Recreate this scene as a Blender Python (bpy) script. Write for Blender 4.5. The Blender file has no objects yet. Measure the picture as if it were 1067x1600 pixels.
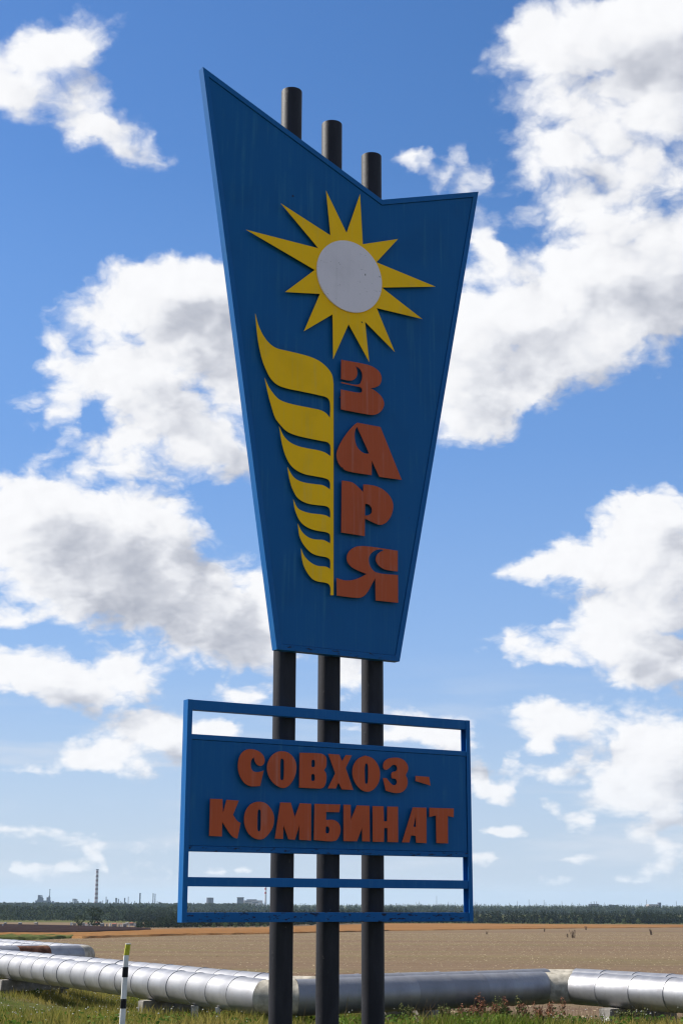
import bpy, bmesh, math, random
import numpy as np
from mathutils import Vector, Matrix
from mathutils.geometry import tessellate_polygon

random.seed(7); rng = np.random.default_rng(7)
R = math.radians
scene = bpy.context.scene
col = scene.collection

# ------------------------------------------------------------------ camera, sky, sun, exposure
EYE = 1.70
F_PX, PITCH, ROLL = 2389.5, R(14.356), R(0.186)
PW, PH = 1067.0, 1600.0

cam_d = bpy.data.cameras.new('camera'); cam = bpy.data.objects.new('camera', cam_d); col.objects.link(cam)
cam_d.sensor_fit = 'VERTICAL'; cam_d.sensor_height = 36.0; cam_d.lens = F_PX / PH * 36.0
cam_d.clip_start = 0.1; cam_d.clip_end = 40000
CAM_ROT = Matrix.Rotation(R(90) + PITCH, 3, 'X') @ Matrix.Rotation(ROLL, 3, 'Z')
cam.rotation_euler = CAM_ROT.to_euler(); cam.location = (0, 0, EYE)
scene.camera = cam

SUN_EL, SUN_AZ = R(42), R(-70)          # azimuth measured from +Y towards +X
SUN = Vector((math.sin(SUN_AZ) * math.cos(SUN_EL), math.cos(SUN_AZ) * math.cos(SUN_EL), math.sin(SUN_EL)))
SUN_STRENGTH, SKY_STRENGTH, EXPOSURE = 5.0, 0.052, 0.70

scene.view_settings.view_transform = 'Standard'
scene.view_settings.look = 'None'
scene.view_settings.exposure = EXPOSURE
scene.view_settings.gamma = 1.0
scene.view_settings.use_curve_mapping = False
scene.cycles.use_denoising = True
scene.cycles.max_bounces = 4
scene.cycles.volume_bounces = 1
scene.cycles.filter_width = 1.25

def pix_dir(x, y):
    """direction in the world of a pixel of the 1067 x 1600 photograph"""
    return (CAM_ROT @ Vector((x - PW / 2, -(y - PH / 2), -F_PX))).normalized()

def azel(x, y):
    d = pix_dir(x, y)
    return math.atan2(d.x, d.y), math.asin(d.z)

sun_d = bpy.data.lights.new('sun', 'SUN'); sun_d.energy = SUN_STRENGTH; sun_d.angle = R(0.53); sun_d.color = (1.0, 0.95, 0.87)
sun_o = bpy.data.objects.new('sun', sun_d); col.objects.link(sun_o)
sun_o.rotation_euler = SUN.to_track_quat('Z', 'Y').to_euler(); sun_o.location = (-40, 20, 40)

# clouds: centre and radii in photograph pixels (turned into directions), tilt in degrees, weight
CLOUDS = [
 (80,85,82,44,28,.66),(25,125,60,45,0,.58),(118,60,36,38,0,.62),(45,150,30,35,0,.45),
 (138,193,66,42,-15,.72),(190,222,52,24,-15,.55),(120,165,30,25,0,.55),
 (250,450,115,50,12,1.2),(330,455,80,48,0,1.2),(300,520,100,65,0,1.1),(160,480,50,32,25,.9),(390,530,80,90,0,1.1),
 (215,590,105,55,-18,1.0),(260,645,115,60,-20,1.0),(130,600,55,40,0,.6),(310,690,80,42,-15,.8),(215,720,95,38,0,.6),(370,600,60,70,0,.9),
 (95,545,28,40,10,.45),(55,640,45,12,0,.35),(100,665,22,20,0,.4),(370,720,40,35,-40,.6),
 (60,815,115,75,0,1.2),(165,840,105,72,-10,1.2),(255,830,65,52,-25,1.1),(180,910,175,70,-10,1.2),(320,950,130,78,-12,1.2),(430,940,60,65,0,1.1),
 (110,945,85,25,0,.9),(380,1005,85,38,-8,1.0),(500,960,60,60,0,1.0),
 (50,1055,105,36,-8,1.0),(190,1050,62,30,0,1.0),(115,1070,105,24,0,.9),(18,1085,36,12,0,.7),(10,965,30,10,0,.4),
 (235,1142,72,32,-5,1.0),(162,1185,60,25,-5,1.0),(305,1160,50,35,0,1.0),(145,1102,18,9,0,.5),
 (385,1092,45,14,0,.9),(345,1140,30,18,0,.8),(548,1048,42,30,0,.7),(640,1135,95,20,-6,1.0),(690,1155,50,22,-10,1.0),
 (940,60,130,66,0,1.1),(1040,60,100,80,0,1.1),(850,70,52,58,0,1.1),(930,190,100,100,0,.44),(1030,150,80,70,0,.75),
 (880,240,60,60,0,.46),(1000,270,90,70,0,.42),(915,320,70,50,0,.5),(985,360,95,48,0,.55),(850,195,32,60,0,.4),
 (950,430,140,68,0,1.0),(1050,430,95,85,0,1.1),(800,478,125,55,0,1.1),(735,520,85,85,0,1.1),(720,610,72,55,0,1.05),
 (905,535,125,60,15,1.1),(830,590,100,52,15,1.0),(742,655,70,36,0,.9),(1010,500,85,60,0,1.0),
 (640,258,48,17,-25,.5),(745,300,28,24,0,.5),(765,392,20,44,0,.5),(705,275,26,12,60,.35),(690,565,80,100,0,1.0),
 (1020,820,85,48,10,1.1),(950,868,115,36,8,1.0),(860,882,72,22,0,.9),(1030,890,85,60,0,1.1),(1005,955,95,55,0,1.1),
 (950,1000,80,40,-10,1.0),(1015,1035,85,42,0,1.1),(810,1006,50,18,-10,.5),(870,1020,48,20,0,.6),(866,806,16,7,0,.5),(930,815,20,16,0,.6),
 (880,1128,80,30,-8,.85),(842,1166,28,13,0,.7),(1025,1175,78,62,0,1.1),(1000,1238,75,32,0,1.0),(955,1220,40,30,0,.7),(1045,1272,50,13,0,.8),
 (772,1240,38,16,-20,.8),(742,1212,20,22,0,.7),(788,1300,30,9,0,.8),(756,1345,20,8,0,.7),(905,1286,22,14,0,.6),(860,1210,45,12,0,.4),
 (830,1366,14,6,0,.6),(1048,1328,36,12,0,.6),(900,1345,30,6,0,.4),(980,1372,30,6,0,.4),
 (795,1190,14,6,0,.5),(905,1185,20,8,0,.5),(1030,1355,26,7,0,.6),(760,1385,20,5,0,.5),(870,1380,24,5,0,.5),(700,1330,14,6,0,.5),(20,1300,50,9,0,.4),(120,1310,60,10,0,.45),(230,1330,40,8,0,.4),(215,1215,40,9,0,.4),(60,1200,40,8,0,.35),(930,1292,16,7,0,.7),(1000,1300,24,8,0,.6),(860,1262,18,6,0,.5),(680,1210,16,8,0,.4),(30,1355,14,8,0,.8),(62,1359,16,6,0,.7),(100,1357,34,7,0,.7),(146,1346,16,10,0,.7),(163,1353,9,6,0,.7),(202,1366,20,7,0,.6),
 (250,1366,20,7,0,.6),(66,1381,22,5,0,.4),(338,1355,14,7,0,.7),(378,1357,14,6,0,.6),(640,1352,16,6,0,.5),(560,1370,14,5,0,.4),
]

def node_tools(N, L):
    def vm(op, a, b=None, s=None):
        n = N.new('ShaderNodeVectorMath'); n.operation = op
        for i, v in enumerate((a, b)):
            if v is None: continue
            if hasattr(v, 'is_linked'): L.new(v, n.inputs[i])
            else: n.inputs[i].default_value = v
        if s is not None: n.inputs['Scale'].default_value = s
        return n.outputs['Value'] if op in ('LENGTH', 'DOT_PRODUCT') else n.outputs[0]
    def ma(op, a, b=None, c=None):
        n = N.new('ShaderNodeMath'); n.operation = op
        for i, v in enumerate((a, b, c)):
            if v is None: continue
            if hasattr(v, 'is_linked'): L.new(v, n.inputs[i])
            else: n.inputs[i].default_value = v
        return n.outputs[0]
    def noise(vec, scale, detail, rough=.55, out='Fac', lac=2.0):
        n = N.new('ShaderNodeTexNoise'); n.inputs['Scale'].default_value = scale; n.inputs['Detail'].default_value = detail
        n.inputs['Roughness'].default_value = rough; n.inputs['Lacunarity'].default_value = lac
        L.new(vec, n.inputs['Vector']); return n.outputs[out]
    def mr(v, a, b, c, d, sm=True):
        n = N.new('ShaderNodeMapRange'); n.interpolation_type = 'SMOOTHSTEP' if sm else 'LINEAR'
        L.new(v, n.inputs[0])
        for i, x in enumerate((a, b, c, d)): n.inputs[i + 1].default_value = x
        return n.outputs[0]
    def puffs(vec, scale, detail):
        n = N.new('ShaderNodeTexVoronoi'); n.feature = 'F1'; n.inputs['Scale'].default_value = scale; n.inputs['Detail'].default_value = detail
        n.inputs['Roughness'].default_value = .55; n.normalize = True; L.new(vec, n.inputs['Vector']); return n.outputs['Distance']
    def scale_by(vec, f):
        n = N.new('ShaderNodeVectorMath'); n.operation = 'SCALE'; L.new(vec, n.inputs[0]); L.new(f, n.inputs['Scale']); return n.outputs[0]
    return vm, ma, noise, mr, puffs, scale_by

S_IMG = (SUN - Vector((0, 1, .25)).normalized() * SUN.dot(Vector((0, 1, .25)).normalized())).normalized()   # towards the sun, seen on the sky

def density_group(soft):
    g = bpy.data.node_groups.new('cloud_density', 'ShaderNodeTree')
    g.interface.new_socket('Dir', in_out='INPUT', socket_type='NodeSocketVector')
    g.interface.new_socket('Density', in_out='OUTPUT', socket_type='NodeSocketFloat')
    g.interface.new_socket('Relief', in_out='OUTPUT', socket_type='NodeSocketFloat')
    N = g.nodes; L = g.links
    gi = N.new('NodeGroupInput'); go = N.new('NodeGroupOutput')
    vm, ma, noise, mr, puffs, scale_by = node_tools(N, L)
    d0 = gi.outputs['Dir']
    # warp of the direction: big billows, then curls
    sp = N.new('ShaderNodeSeparateXYZ'); L.new(d0, sp.inputs[0])
    far = ma('DIVIDE', 1.0, ma('ADD', ma('MAXIMUM', sp.outputs[2], 0.0), .60))      # clouds low in the sky are farther off and look smaller
    small = mr(sp.outputs[2], .0, .30, .22, 1.0)
    v0 = scale_by(d0, far)
    w1 = vm('SCALE', vm('SUBTRACT', noise(v0, 15, 2, .5, 'Color'), (.5, .5, .5)), s=.036)
    w2 = vm('SCALE', vm('SUBTRACT', noise(v0, 58, 2 if soft else 4, .6, 'Color'), (.5, .5, .5)), s=.013)
    wp = scale_by(vm('ADD', w1, w2), small)
    d1 = vm('NORMALIZE', vm('ADD', d0, wp))
    v1 = vm('ADD', v0, scale_by(wp, far))
    sx = N.new('ShaderNodeSeparateXYZ'); L.new(d1, sx.inputs[0])
    az = ma('ARCTAN2', sx.outputs[0], sx.outputs[1]); el = ma('ARCSINE', sx.outputs[2])
    cx = N.new('ShaderNodeCombineXYZ'); L.new(az, cx.inputs[0]); L.new(el, cx.inputs[1]); q = cx.outputs[0]
    # the cumulus field: rows of curves over azimuth, blended over elevation (three rows to a node)
    rows, el_max, az_max, pw, ncol = 51, .60, .27, .75, 90
    t_el = ma('MULTIPLY', ma('POWER', ma('MAXIMUM', ma('DIVIDE', el, el_max), 0.0), pw), rows - 1)
    u_az = ma('MULTIPLY_ADD', az, .5 / az_max, .5)
    A = np.linspace(-az_max, az_max, ncol)
    blob = []
    for (px, py, rx, ry, ang, wt) in CLOUDS:
        a, e = azel(px, py); k = math.cos(math.atan((py - 800) / F_PX)) ** 2
        blob.append((a, e, rx / F_PX * 1.12 / max(.6, math.cos(e)), ry / F_PX * k * 1.12, R(ang), wt))
    for k0 in range(0, rows, 3):
        cv = N.new('ShaderNodeRGBCurve'); L.new(u_az, cv.inputs['Color'])
        for ch in range(3):
            e_k = el_max * ((k0 + ch) / (rows - 1)) ** (1 / pw)
            f = np.full(ncol, -1.2)
            for (a, e, rx, ry, an, wt) in blob:
                dx, dy = A - a, e_k - e
                X = (dx * math.cos(an) + dy * math.sin(an)) / rx; Y = (-dx * math.sin(an) + dy * math.cos(an)) / ry
                v = wt * (1 - np.sqrt(X * X + Y * Y)); h = np.maximum(.14 - np.abs(f - v), 0) / .14
                f = np.maximum(f, v) + h * h * .14 * .25
            f = np.clip((f + 1.0) / 2.4, 0, 1)
            c = cv.mapping.curves[ch]
            c.points[0].location = (0, float(f[0])); c.points[1].location = (1, float(f[-1]))
            for j in range(1, ncol - 1):
                if abs(f[j] - f[j - 1]) < 1e-4 and abs(f[j] - f[j + 1]) < 1e-4: continue
                c.points.new(j / (ncol - 1), float(f[j]))
        cv.mapping.update()
        tv = vm('SUBTRACT', t_el, (k0, k0 + 1, k0 + 2))
        wv = vm('MAXIMUM', vm('SUBTRACT', (1, 1, 1), vm('ABSOLUTE', tv)), (0, 0, 0))
        v = vm('DOT_PRODUCT', cv.outputs[0], wv)
        acc = v if k0 == 0 else ma('ADD', acc, v)
    acc = ma('MULTIPLY_ADD', acc, 2.4, -1.0)
    # beyond the photograph the same broken cumulus goes on
    f_out = ma('MULTIPLY_ADD', noise(vm('MULTIPLY', d1, (1, 1, 1.7)), 3.2, 2, .5), 4.6, -2.35)
    inx = ma('SMOOTH_MAX', ma('SUBTRACT', ma('ABSOLUTE', az), .235), ma('SUBTRACT', ma('ABSOLUTE', ma('SUBTRACT', el, .27)), .31), .02)
    n = N.new('ShaderNodeMapRange'); n.interpolation_type = 'SMOOTHSTEP'; L.new(inx, n.inputs[0])
    n.inputs[1].default_value = 0.0; n.inputs[2].default_value = .12; n.inputs[3].default_value = -2.5; n.inputs[4].default_value = 0.0
    acc = ma('ADD', acc, ma('MULTIPLY', ma('GREATER_THAN', ma('ABSOLUTE', az), az_max), -3.0))
    acc = ma('MAXIMUM', acc, ma('ADD', f_out, n.outputs[0]))
    acc = ma('MAXIMUM', acc, -1.2)
    if soft:
        D = ma('ADD', acc, ma('MULTIPLY_ADD', noise(v1, 34, 2, .6), 1.0, -.52))
    else:
        f1 = noise(v1, 34, 8, .55); b1 = puffs(v1, 44, 2.5)
        D = ma('ADD', acc, ma('MULTIPLY_ADD', f1, .80, -.43))
        D = ma('ADD', D, ma('MULTIPLY_ADD', b1, -1.10, .43))
        # relief: does the cloud rise or fall towards the sun just here
        v2 = vm('ADD', v1, tuple(S_IMG * .008))
        rel = ma('ADD', ma('MULTIPLY', ma('SUBTRACT', noise(v2, 34, 3, .56), f1), 1.0), ma('MULTIPLY', ma('SUBTRACT', b1, puffs(v2, 44, 1)), .7))
        L.new(rel, go.inputs[1])
    L.new(D, go.inputs[0])
    return g

def make_world():
    w = bpy.data.worlds.new('World'); scene.world = w; w.use_nodes = True
    w.cycles.sampling_method = 'MANUAL'; w.cycles.sample_map_resolution = 256
    nt = w.node_tree; nt.nodes.clear()
    # ---- density group
    groups = []
    for soft in (False, True):
        groups.append(density_group(soft))
    N = nt.nodes; L = nt.links
    vm, ma, noise, mr, puffs, scale_by = node_tools(N, L)
    tc = N.new('ShaderNodeTexCoord'); dirv = tc.outputs['Generated']
    sky = N.new('ShaderNodeTexSky'); sky.sky_type = 'NISHITA'; sky.sun_disc = False
    sky.sun_elevation = SUN_EL; sky.sun_rotation = SUN_AZ
    sky.altitude = 150; sky.air_density = 1.0; sky.dust_density = .25; sky.ozone_density = 1.4
    hs = N.new('ShaderNodeHueSaturation'); hs.inputs['Saturation'].default_value = 1.30; hs.inputs['Value'].default_value = 1.74; hs.inputs['Hue'].default_value = .508; L.new(sky.outputs[0], hs.inputs['Color'])
    def dens(v, g):
        n = N.new('ShaderNodeGroup'); n.node_tree = g; L.new(v, n.inputs[0]); return n.outputs
    D0, REL = dens(dirv, groups[0])
    # second sample a little way towards the sun: how much cloud the light has crossed
    off = vm('ADD', dirv, tuple(S_IMG * .030))
    D1 = dens(vm('NORMALIZE', off), groups[1])[0]
    sx = N.new('ShaderNodeSeparateXYZ'); L.new(dirv, sx.inputs[0])
    alpha = ma('MULTIPLY', mr(D0, -.08, .44, 0, 1), mr(sx.outputs[2], .0, .10, .78, 1.0))
    shade = mr(D1, .0, 1.0, .0, .98)
    lowf = noise(dirv, 15, 2, .5)
    shade = ma('MULTIPLY', shade, mr(lowf, .38, .62, .55, 1.15))
    shade = ma('ADD', shade, mr(ma('SUBTRACT', D1, D0), -.35, .50, -.10, .22, False))
    shade = ma('ADD', shade, ma('MULTIPLY', ma('MAXIMUM', ma('MINIMUM', REL, .45), -.35), .50))
    shade = ma('MULTIPLY_ADD', shade, .60, .10)
    ramp = N.new('ShaderNodeValToRGB'); L.new(shade, ramp.inputs[0])
    K = 2 ** -EXPOSURE / SKY_STRENGTH
    e = ramp.color_ramp.elements
    e[0].position = 0; e[0].color = (.975, .98, 1.0, 1)
    e[1].position = 1; e[1].color = (.40, .43, .51, 1)
    for p_, c_ in ((.16, (.92, .925, .95, 1)), (.34, (.81, .825, .87, 1)), (.60, (.63, .65, .715, 1))): m = e.new(p_); m.color = c_
    cc = N.new('ShaderNodeVectorMath'); cc.operation = 'SCALE'; L.new(ramp.outputs[0], cc.inputs[0]); cc.inputs['Scale'].default_value = K
    # pale humid air low over the horizon
    veil = N.new('ShaderNodeMix'); veil.data_type = 'RGBA'
    vr = N.new('ShaderNodeValToRGB'); L.new(ma('MULTIPLY', sx.outputs[2], 2.0), vr.inputs[0]); ve = vr.color_ramp.elements
    ve[0].position = 0; ve[0].color = (.545, .64, .785, .92); ve[1].position = .9; ve[1].color = (.19, .37, .76, 0)
    for p_, c_ in ((.14, (.45, .585, .81, .88)), (.30, (.29, .465, .81, .78)), (.58, (.18, .36, .76, .55))): q_ = ve.new(p_); q_.color = c_
    L.new(vr.outputs['Alpha'], veil.inputs['Factor']); L.new(hs.outputs[0], veil.inputs['A']); L.new(vm('SCALE', vr.outputs['Color'], s=K), veil.inputs['B'])
    # thin cloud veils stretched along the horizon
    cir = mr(noise(vm('MULTIPLY', dirv, (7, 7, 48)), 1.0, 4, .55), .46, .68, 0, .60)
    cir = ma('MULTIPLY', cir, ma('MULTIPLY', mr(sx.outputs[2], .01, .04, .5, 1), mr(sx.outputs[2], .06, .17, 1, 0)))
    thin = N.new('ShaderNodeMix'); thin.data_type = 'RGBA'; L.new(cir, thin.inputs['Factor']); L.new(veil.outputs['Result'], thin.inputs['A']); thin.inputs['B'].default_value = (.72 * K, .77 * K, .85 * K, 1)
    mix = N.new('ShaderNodeMix'); mix.data_type = 'RGBA'
    L.new(alpha, mix.inputs['Factor']); L.new(thin.outputs['Result'], mix.inputs['A']); L.new(cc.outputs[0], mix.inputs['B'])
    bg = N.new('ShaderNodeBackground'); bg.inputs['Strength'].default_value = SKY_STRENGTH
    L.new(mix.outputs['Result'], bg.inputs['Color'])
    out = N.new('ShaderNodeOutputWorld'); L.new(bg.outputs[0], out.inputs['Surface'])
make_world()

# ------------------------------------------------------------------ helpers
def tag(o, label=None, cat=None, group=None, kind=None):
    if label: o['label'] = label
    if cat: o['category'] = cat
    if group: o['group'] = group
    if kind: o['kind'] = kind
    return o

def obj(name, me, mat=None, parent=None, loc=None):
    o = bpy.data.objects.new(name, me); col.objects.link(o)
    if me is not None and mat is not None and not me.materials: me.materials.append(mat)
    if parent is not None: o.parent = parent
    if loc is not None: o.location = loc
    return o

def empty(name, loc=(0, 0, 0), rz=0):
    o = bpy.data.objects.new(name, None); col.objects.link(o)
    o.location = loc; o.rotation_euler = (0, 0, rz); o.empty_display_size = .3
    return o

def mesh(name, verts, faces, smooth=False):
    me = bpy.data.meshes.new(name); me.from_pydata([tuple(v) for v in verts], [], [tuple(f) for f in faces]); me.update()
    if smooth: me.shade_smooth()
    return me

def recalc(me):
    bm = bmesh.new(); bm.from_mesh(me); bmesh.ops.recalc_face_normals(bm, faces=bm.faces[:]); bm.to_mesh(me); bm.free(); return me

class MB:
    """collects boxes, tubes and prisms for one mesh"""
    def __init__(s): s.v = []; s.f = []
    def add(s, v, f):
        n = len(s.v); s.v += [tuple(x) for x in v]; s.f += [tuple(i + n for i in q) for q in f]; return s
    def box(s, a, b):
        x0, y0, z0 = a; x1, y1, z1 = b
        return s.add([(x0,y0,z0),(x1,y0,z0),(x1,y1,z0),(x0,y1,z0),(x0,y0,z1),(x1,y0,z1),(x1,y1,z1),(x0,y1,z1)],
                     [(0,3,2,1),(4,5,6,7),(0,1,5,4),(1,2,6,5),(2,3,7,6),(3,0,4,7)])
    def tube(s, p0, p1, r0, r1=None, n=12, cap=True):
        r1 = r0 if r1 is None else r1
        p0 = Vector(p0); p1 = Vector(p1); d = (p1 - p0).normalized()
        e1 = d.orthogonal().normalized(); e2 = d.cross(e1)
        vs = []
        for p, r in ((p0, r0), (p1, r1)):
            for i in range(n):
                a = 2 * math.pi * i / n; vs.append(p + (e1 * math.cos(a) + e2 * math.sin(a)) * r)
        fs = [(i, (i + 1) % n, n + (i + 1) % n, n + i) for i in range(n)]
        if cap: fs += [tuple(reversed(range(n))), tuple(range(n, 2 * n))]
        return s.add(vs, fs)
    def mesh(s, name='m', smooth=False):
        return recalc(mesh(name, s.v, s.f, smooth))

def prism(name, outer, holes, y0, y1, smooth=False):
    """flat shape in the x-z plane (with holes) given the depth y0..y1"""
    loops = [outer] + list(holes)
    tri = tessellate_polygon([[Vector((p[0], p[1], 0)) for p in l] for l in loops])
    flat = [p for l in loops for p in l]; n = len(flat)
    v = [(p[0], y0, p[1]) for p in flat] + [(p[0], y1, p[1]) for p in flat]
    f = [tuple(t) for t in tri] + [tuple(i + n for i in reversed(t)) for t in tri]
    k = 0
    for l in loops:
        m = len(l)
        for i in range(m): f.append((k + i, k + (i + 1) % m, n + k + (i + 1) % m, n + k + i))
        k += m
    return recalc(mesh(name, v, f))

# ---- materials
def new_mat(name):
    m = bpy.data.materials.new(name); m.use_nodes = True
    nt = m.node_tree; nt.nodes.clear()
    out = nt.nodes.new('ShaderNodeOutputMaterial'); b = nt.nodes.new('ShaderNodeBsdfPrincipled')
    nt.links.new(b.outputs[0], out.inputs['Surface'])
    return m, nt, b, out

class NT:
    def __init__(s, nt): s.nt = nt; s.N = nt.nodes; s.L = nt.links
    def set(s, sock, v):
        if hasattr(v, 'is_linked'): s.L.new(v, sock)
        else: sock.default_value = v
    def coord(s, which='Object', scale=(1, 1, 1)):
        t = s.N.new('ShaderNodeTexCoord'); mp = s.N.new('ShaderNodeMapping'); mp.inputs['Scale'].default_value = scale
        s.L.new(t.outputs[which], mp.inputs[0]); return mp.outputs[0]
    def pos(s, scale=(1, 1, 1)):
        t = s.N.new('ShaderNodeNewGeometry'); mp = s.N.new('ShaderNodeMapping'); mp.inputs['Scale'].default_value = scale
        s.L.new(t.outputs['Position'], mp.inputs[0]); return mp.outputs[0]
    def noise(s, vec, scale=1, detail=4, rough=.5, out='Fac'):
        n = s.N.new('ShaderNodeTexNoise'); s.L.new(vec, n.inputs['Vector'])
        n.inputs['Scale'].default_value = scale; n.inputs['Detail'].default_value = detail; n.inputs['Roughness'].default_value = rough
        return n.outputs[out]
    def math(s, op, a, b=None, c=None):
        n = s.N.new('ShaderNodeMath'); n.operation = op
        for i, v in enumerate((a, b, c)):
            if v is not None: s.set(n.inputs[i], v)
        return n.outputs[0]
    def mr(s, v, a, b, c=0., d=1.):
        n = s.N.new('ShaderNodeMapRange'); s.L.new(v, n.inputs[0]); n.interpolation_type = 'SMOOTHSTEP'
        for i, x in enumerate((a, b, c, d)): n.inputs[i + 1].default_value = x
        return n.outputs[0]
    def mix(s, fac, a, b):
        n = s.N.new('ShaderNodeMix'); n.data_type = 'RGBA'
        s.set(n.inputs['Factor'], fac)
        for k, v in (('A', a), ('B', b)):
            if hasattr(v, 'is_linked'): s.L.new(v, n.inputs[k])
            else: n.inputs[k].default_value = (*v[:3], 1)
        return n.outputs['Result']
    def bump(s, h, strength=.3, dist=.01):
        n = s.N.new('ShaderNodeBump'); n.inputs['Strength'].default_value = strength; n.inputs['Distance'].default_value = dist
        s.L.new(h, n.inputs['Height']); return n.outputs[0]
    def rand(s): return s.N.new('ShaderNodeObjectInfo').outputs['Random']

def paint_mat(name, base, fade, streak=.5, rough=.45, rust=.0, spec=.12):
    """old outdoor paint: vertical rain streaks, blotches, chips of rust"""
    m, nt, b, out = new_mat(name); T = NT(nt)
    st = T.noise(T.coord(scale=(9, 9, .35)), 1.6, 5, .6)
    st2 = T.noise(T.coord(scale=(38, 38, .8)), 1.0, 3, .5)
    bl = T.noise(T.coord(scale=(1, 1, 1)), 1.3, 4, .55)
    f = T.math('MULTIPLY', T.mr(st, .50, .72), T.mr(bl, .40, .62))
    f = T.math('MULTIPLY', T.math('ADD', f, T.math('MULTIPLY', T.mr(st2, .55, .75), .35)), streak)
    c = T.mix(f, base, fade)
    c = T.mix(T.math('MULTIPLY', T.mr(bl, .45, .75), .30), c, tuple(x * .62 for x in base))
    vo = T.N.new('ShaderNodeTexVoronoi'); vo.inputs['Scale'].default_value = 2.6; nt.links.new(T.coord(), vo.inputs['Vector'])
    sc = T.N.new('ShaderNodeSeparateColor'); nt.links.new(vo.outputs['Color'], sc.inputs[0])
    chip = T.math('MULTIPLY', T.math('LESS_THAN', T.math('ADD', vo.outputs['Distance'], T.math('MULTIPLY', T.noise(T.coord(), 45, 2), .10)), .088), T.math('GREATER_THAN', sc.outputs[0], .72))
    c = T.mix(T.math('MULTIPLY', chip, .85), c, (.02, .018, .016))
    if rust > 0:
        rn = T.noise(T.coord(scale=(3.2, 7, 10)), 3.0, 6, .72)
        c = T.mix(T.math('MULTIPLY', T.mr(rn, .645 - rust * .1, .70 - rust * .1), .9), c, (.014, .012, .010))
    nt.links.new(c, b.inputs['Base Color'])
    b.inputs['Roughness'].default_value = rough; b.inputs['Specular IOR Level'].default_value = spec
    fine = T.noise(T.coord(), 60, 3, .5)
    nt.links.new(T.bump(T.math('ADD', fine, T.math('MULTIPLY', bl, 2.0)), .25, .004), b.inputs['Normal'])
    return m

BLUE = paint_mat('blue_paint', (.004, .096, .285), (.035, .175, .33), .55, .42, .0)
BLUE_FRAME = paint_mat('blue_frame_paint', (.007, .105, .32), (.03, .16, .36), .5, .42, .0)
BLUE_RUSTY = paint_mat('blue_rusty_paint', (.007, .098, .30), (.03, .14, .32), .5, .5, .9)
YELLOW = paint_mat('yellow_paint', (.95, .53, .004), (.80, .52, .11), .45, .5)
BRICK = paint_mat('red_paint', (.47, .090, .032), (.52, .20, .15), .6, .55)
WHITE_DISC = paint_mat('white_paint', (.76, .69, .74), (.64, .59, .62), .4, .5, .02)

def pole_mat():
    m, nt, b, out = new_mat('dark_grey_pole_paint'); T = NT(nt)
    bl = T.noise(T.coord(scale=(5, 5, 1.2)), 1.5, 4, .6)
    chips = T.noise(T.coord(scale=(26, 26, 14)), 1.0, 3, .5)
    c = T.mix(T.mr(bl, .35, .7), (.013, .013, .018), (.020, .020, .026))
    c = T.mix(T.mr(chips, .73, .76), c, (.09, .08, .07))
    nt.links.new(c, b.inputs['Base Color']); b.inputs['Roughness'].default_value = .6; b.inputs['Specular IOR Level'].default_value = .2
    nt.links.new(T.bump(T.math('ADD', T.mr(chips, .62, .70), T.noise(T.coord(), 30, 3)), .3, .006), b.inputs['Normal'])
    return m
POLE = pole_mat()

def plain_mat(name, colr, rough=.8, var=.25, scale=3, metallic=0., bump=0., spec=.15):
    m, nt, b, out = new_mat(name); T = NT(nt)
    n = T.noise(T.coord(), scale, 5, .6)
    c = T.mix(T.mr(n, .3, .7), tuple(x * (1 - var) for x in colr), tuple(min(1, x * (1 + var)) for x in colr))
    nt.links.new(c, b.inputs['Base Color']); b.inputs['Roughness'].default_value = rough; b.inputs['Metallic'].default_value = metallic; b.inputs['Specular IOR Level'].default_value = spec if rough < .95 else 0.
    if bump: nt.links.new(T.bump(n, bump, .02), b.inputs['Normal'])
    return m

# ------------------------------------------------------------------ terrain
YK = np.array([-400, 0, 20, 27, 33, 40, 60, 90, 200, 450, 900, 2000, 3500, 20000.])
ZK = np.array([0, 0, -.02, -.27, -.62, -.85, -1.10, -1.45, -2.8, -5.9, -9.3, -13, -14.5, -14.5])
def sst(a, b, x):
    t = np.clip((x - a) / (b - a), 0, 1); return t * t * (3 - 2 * t)
def tz(X, Y):
    X = np.asarray(X, float); Y = np.asarray(Y, float)
    z = np.interp(Y, YK, ZK)
    z = z + .46 * sst(-4.5, -10, X) * sst(29, 38, Y) * (1 - sst(46, 75, Y))
    z = z - .16 * sst(3, 5.5, X) * sst(26.5, 29.5, Y) * (1 - sst(36, 60, Y))
    z = z + .035 * np.sin(X * 1.7 + .5 * Y) * np.sin(Y * 1.3) * sst(10, 24, Y) * (1 - sst(50, 90, Y))
    return z
YL, ZL = YK.tolist(), ZK.tolist()
def ss1(a, b, x):
    t = min(1., max(0., (x - a) / (b - a))); return t * t * (3 - 2 * t)
def tzf(x, y):                                  # the same height for one point, without numpy
    i = 0
    while i < len(YL) - 2 and y > YL[i + 1]: i += 1
    t = min(1., max(0., (y - YL[i]) / (YL[i + 1] - YL[i]))); z = ZL[i] + (ZL[i + 1] - ZL[i]) * t
    if 10 < y < 95:
        z += .46 * ss1(-4.5, -10, x) * ss1(29, 38, y) * (1 - ss1(46, 75, y)) - .16 * ss1(3, 5.5, x) * ss1(26.5, 29.5, y) * (1 - ss1(36, 60, y))
        z += .035 * math.sin(x * 1.7 + .5 * y) * math.sin(y * 1.3) * ss1(10, 24, y) * (1 - ss1(50, 90, y))
    return z

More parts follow.
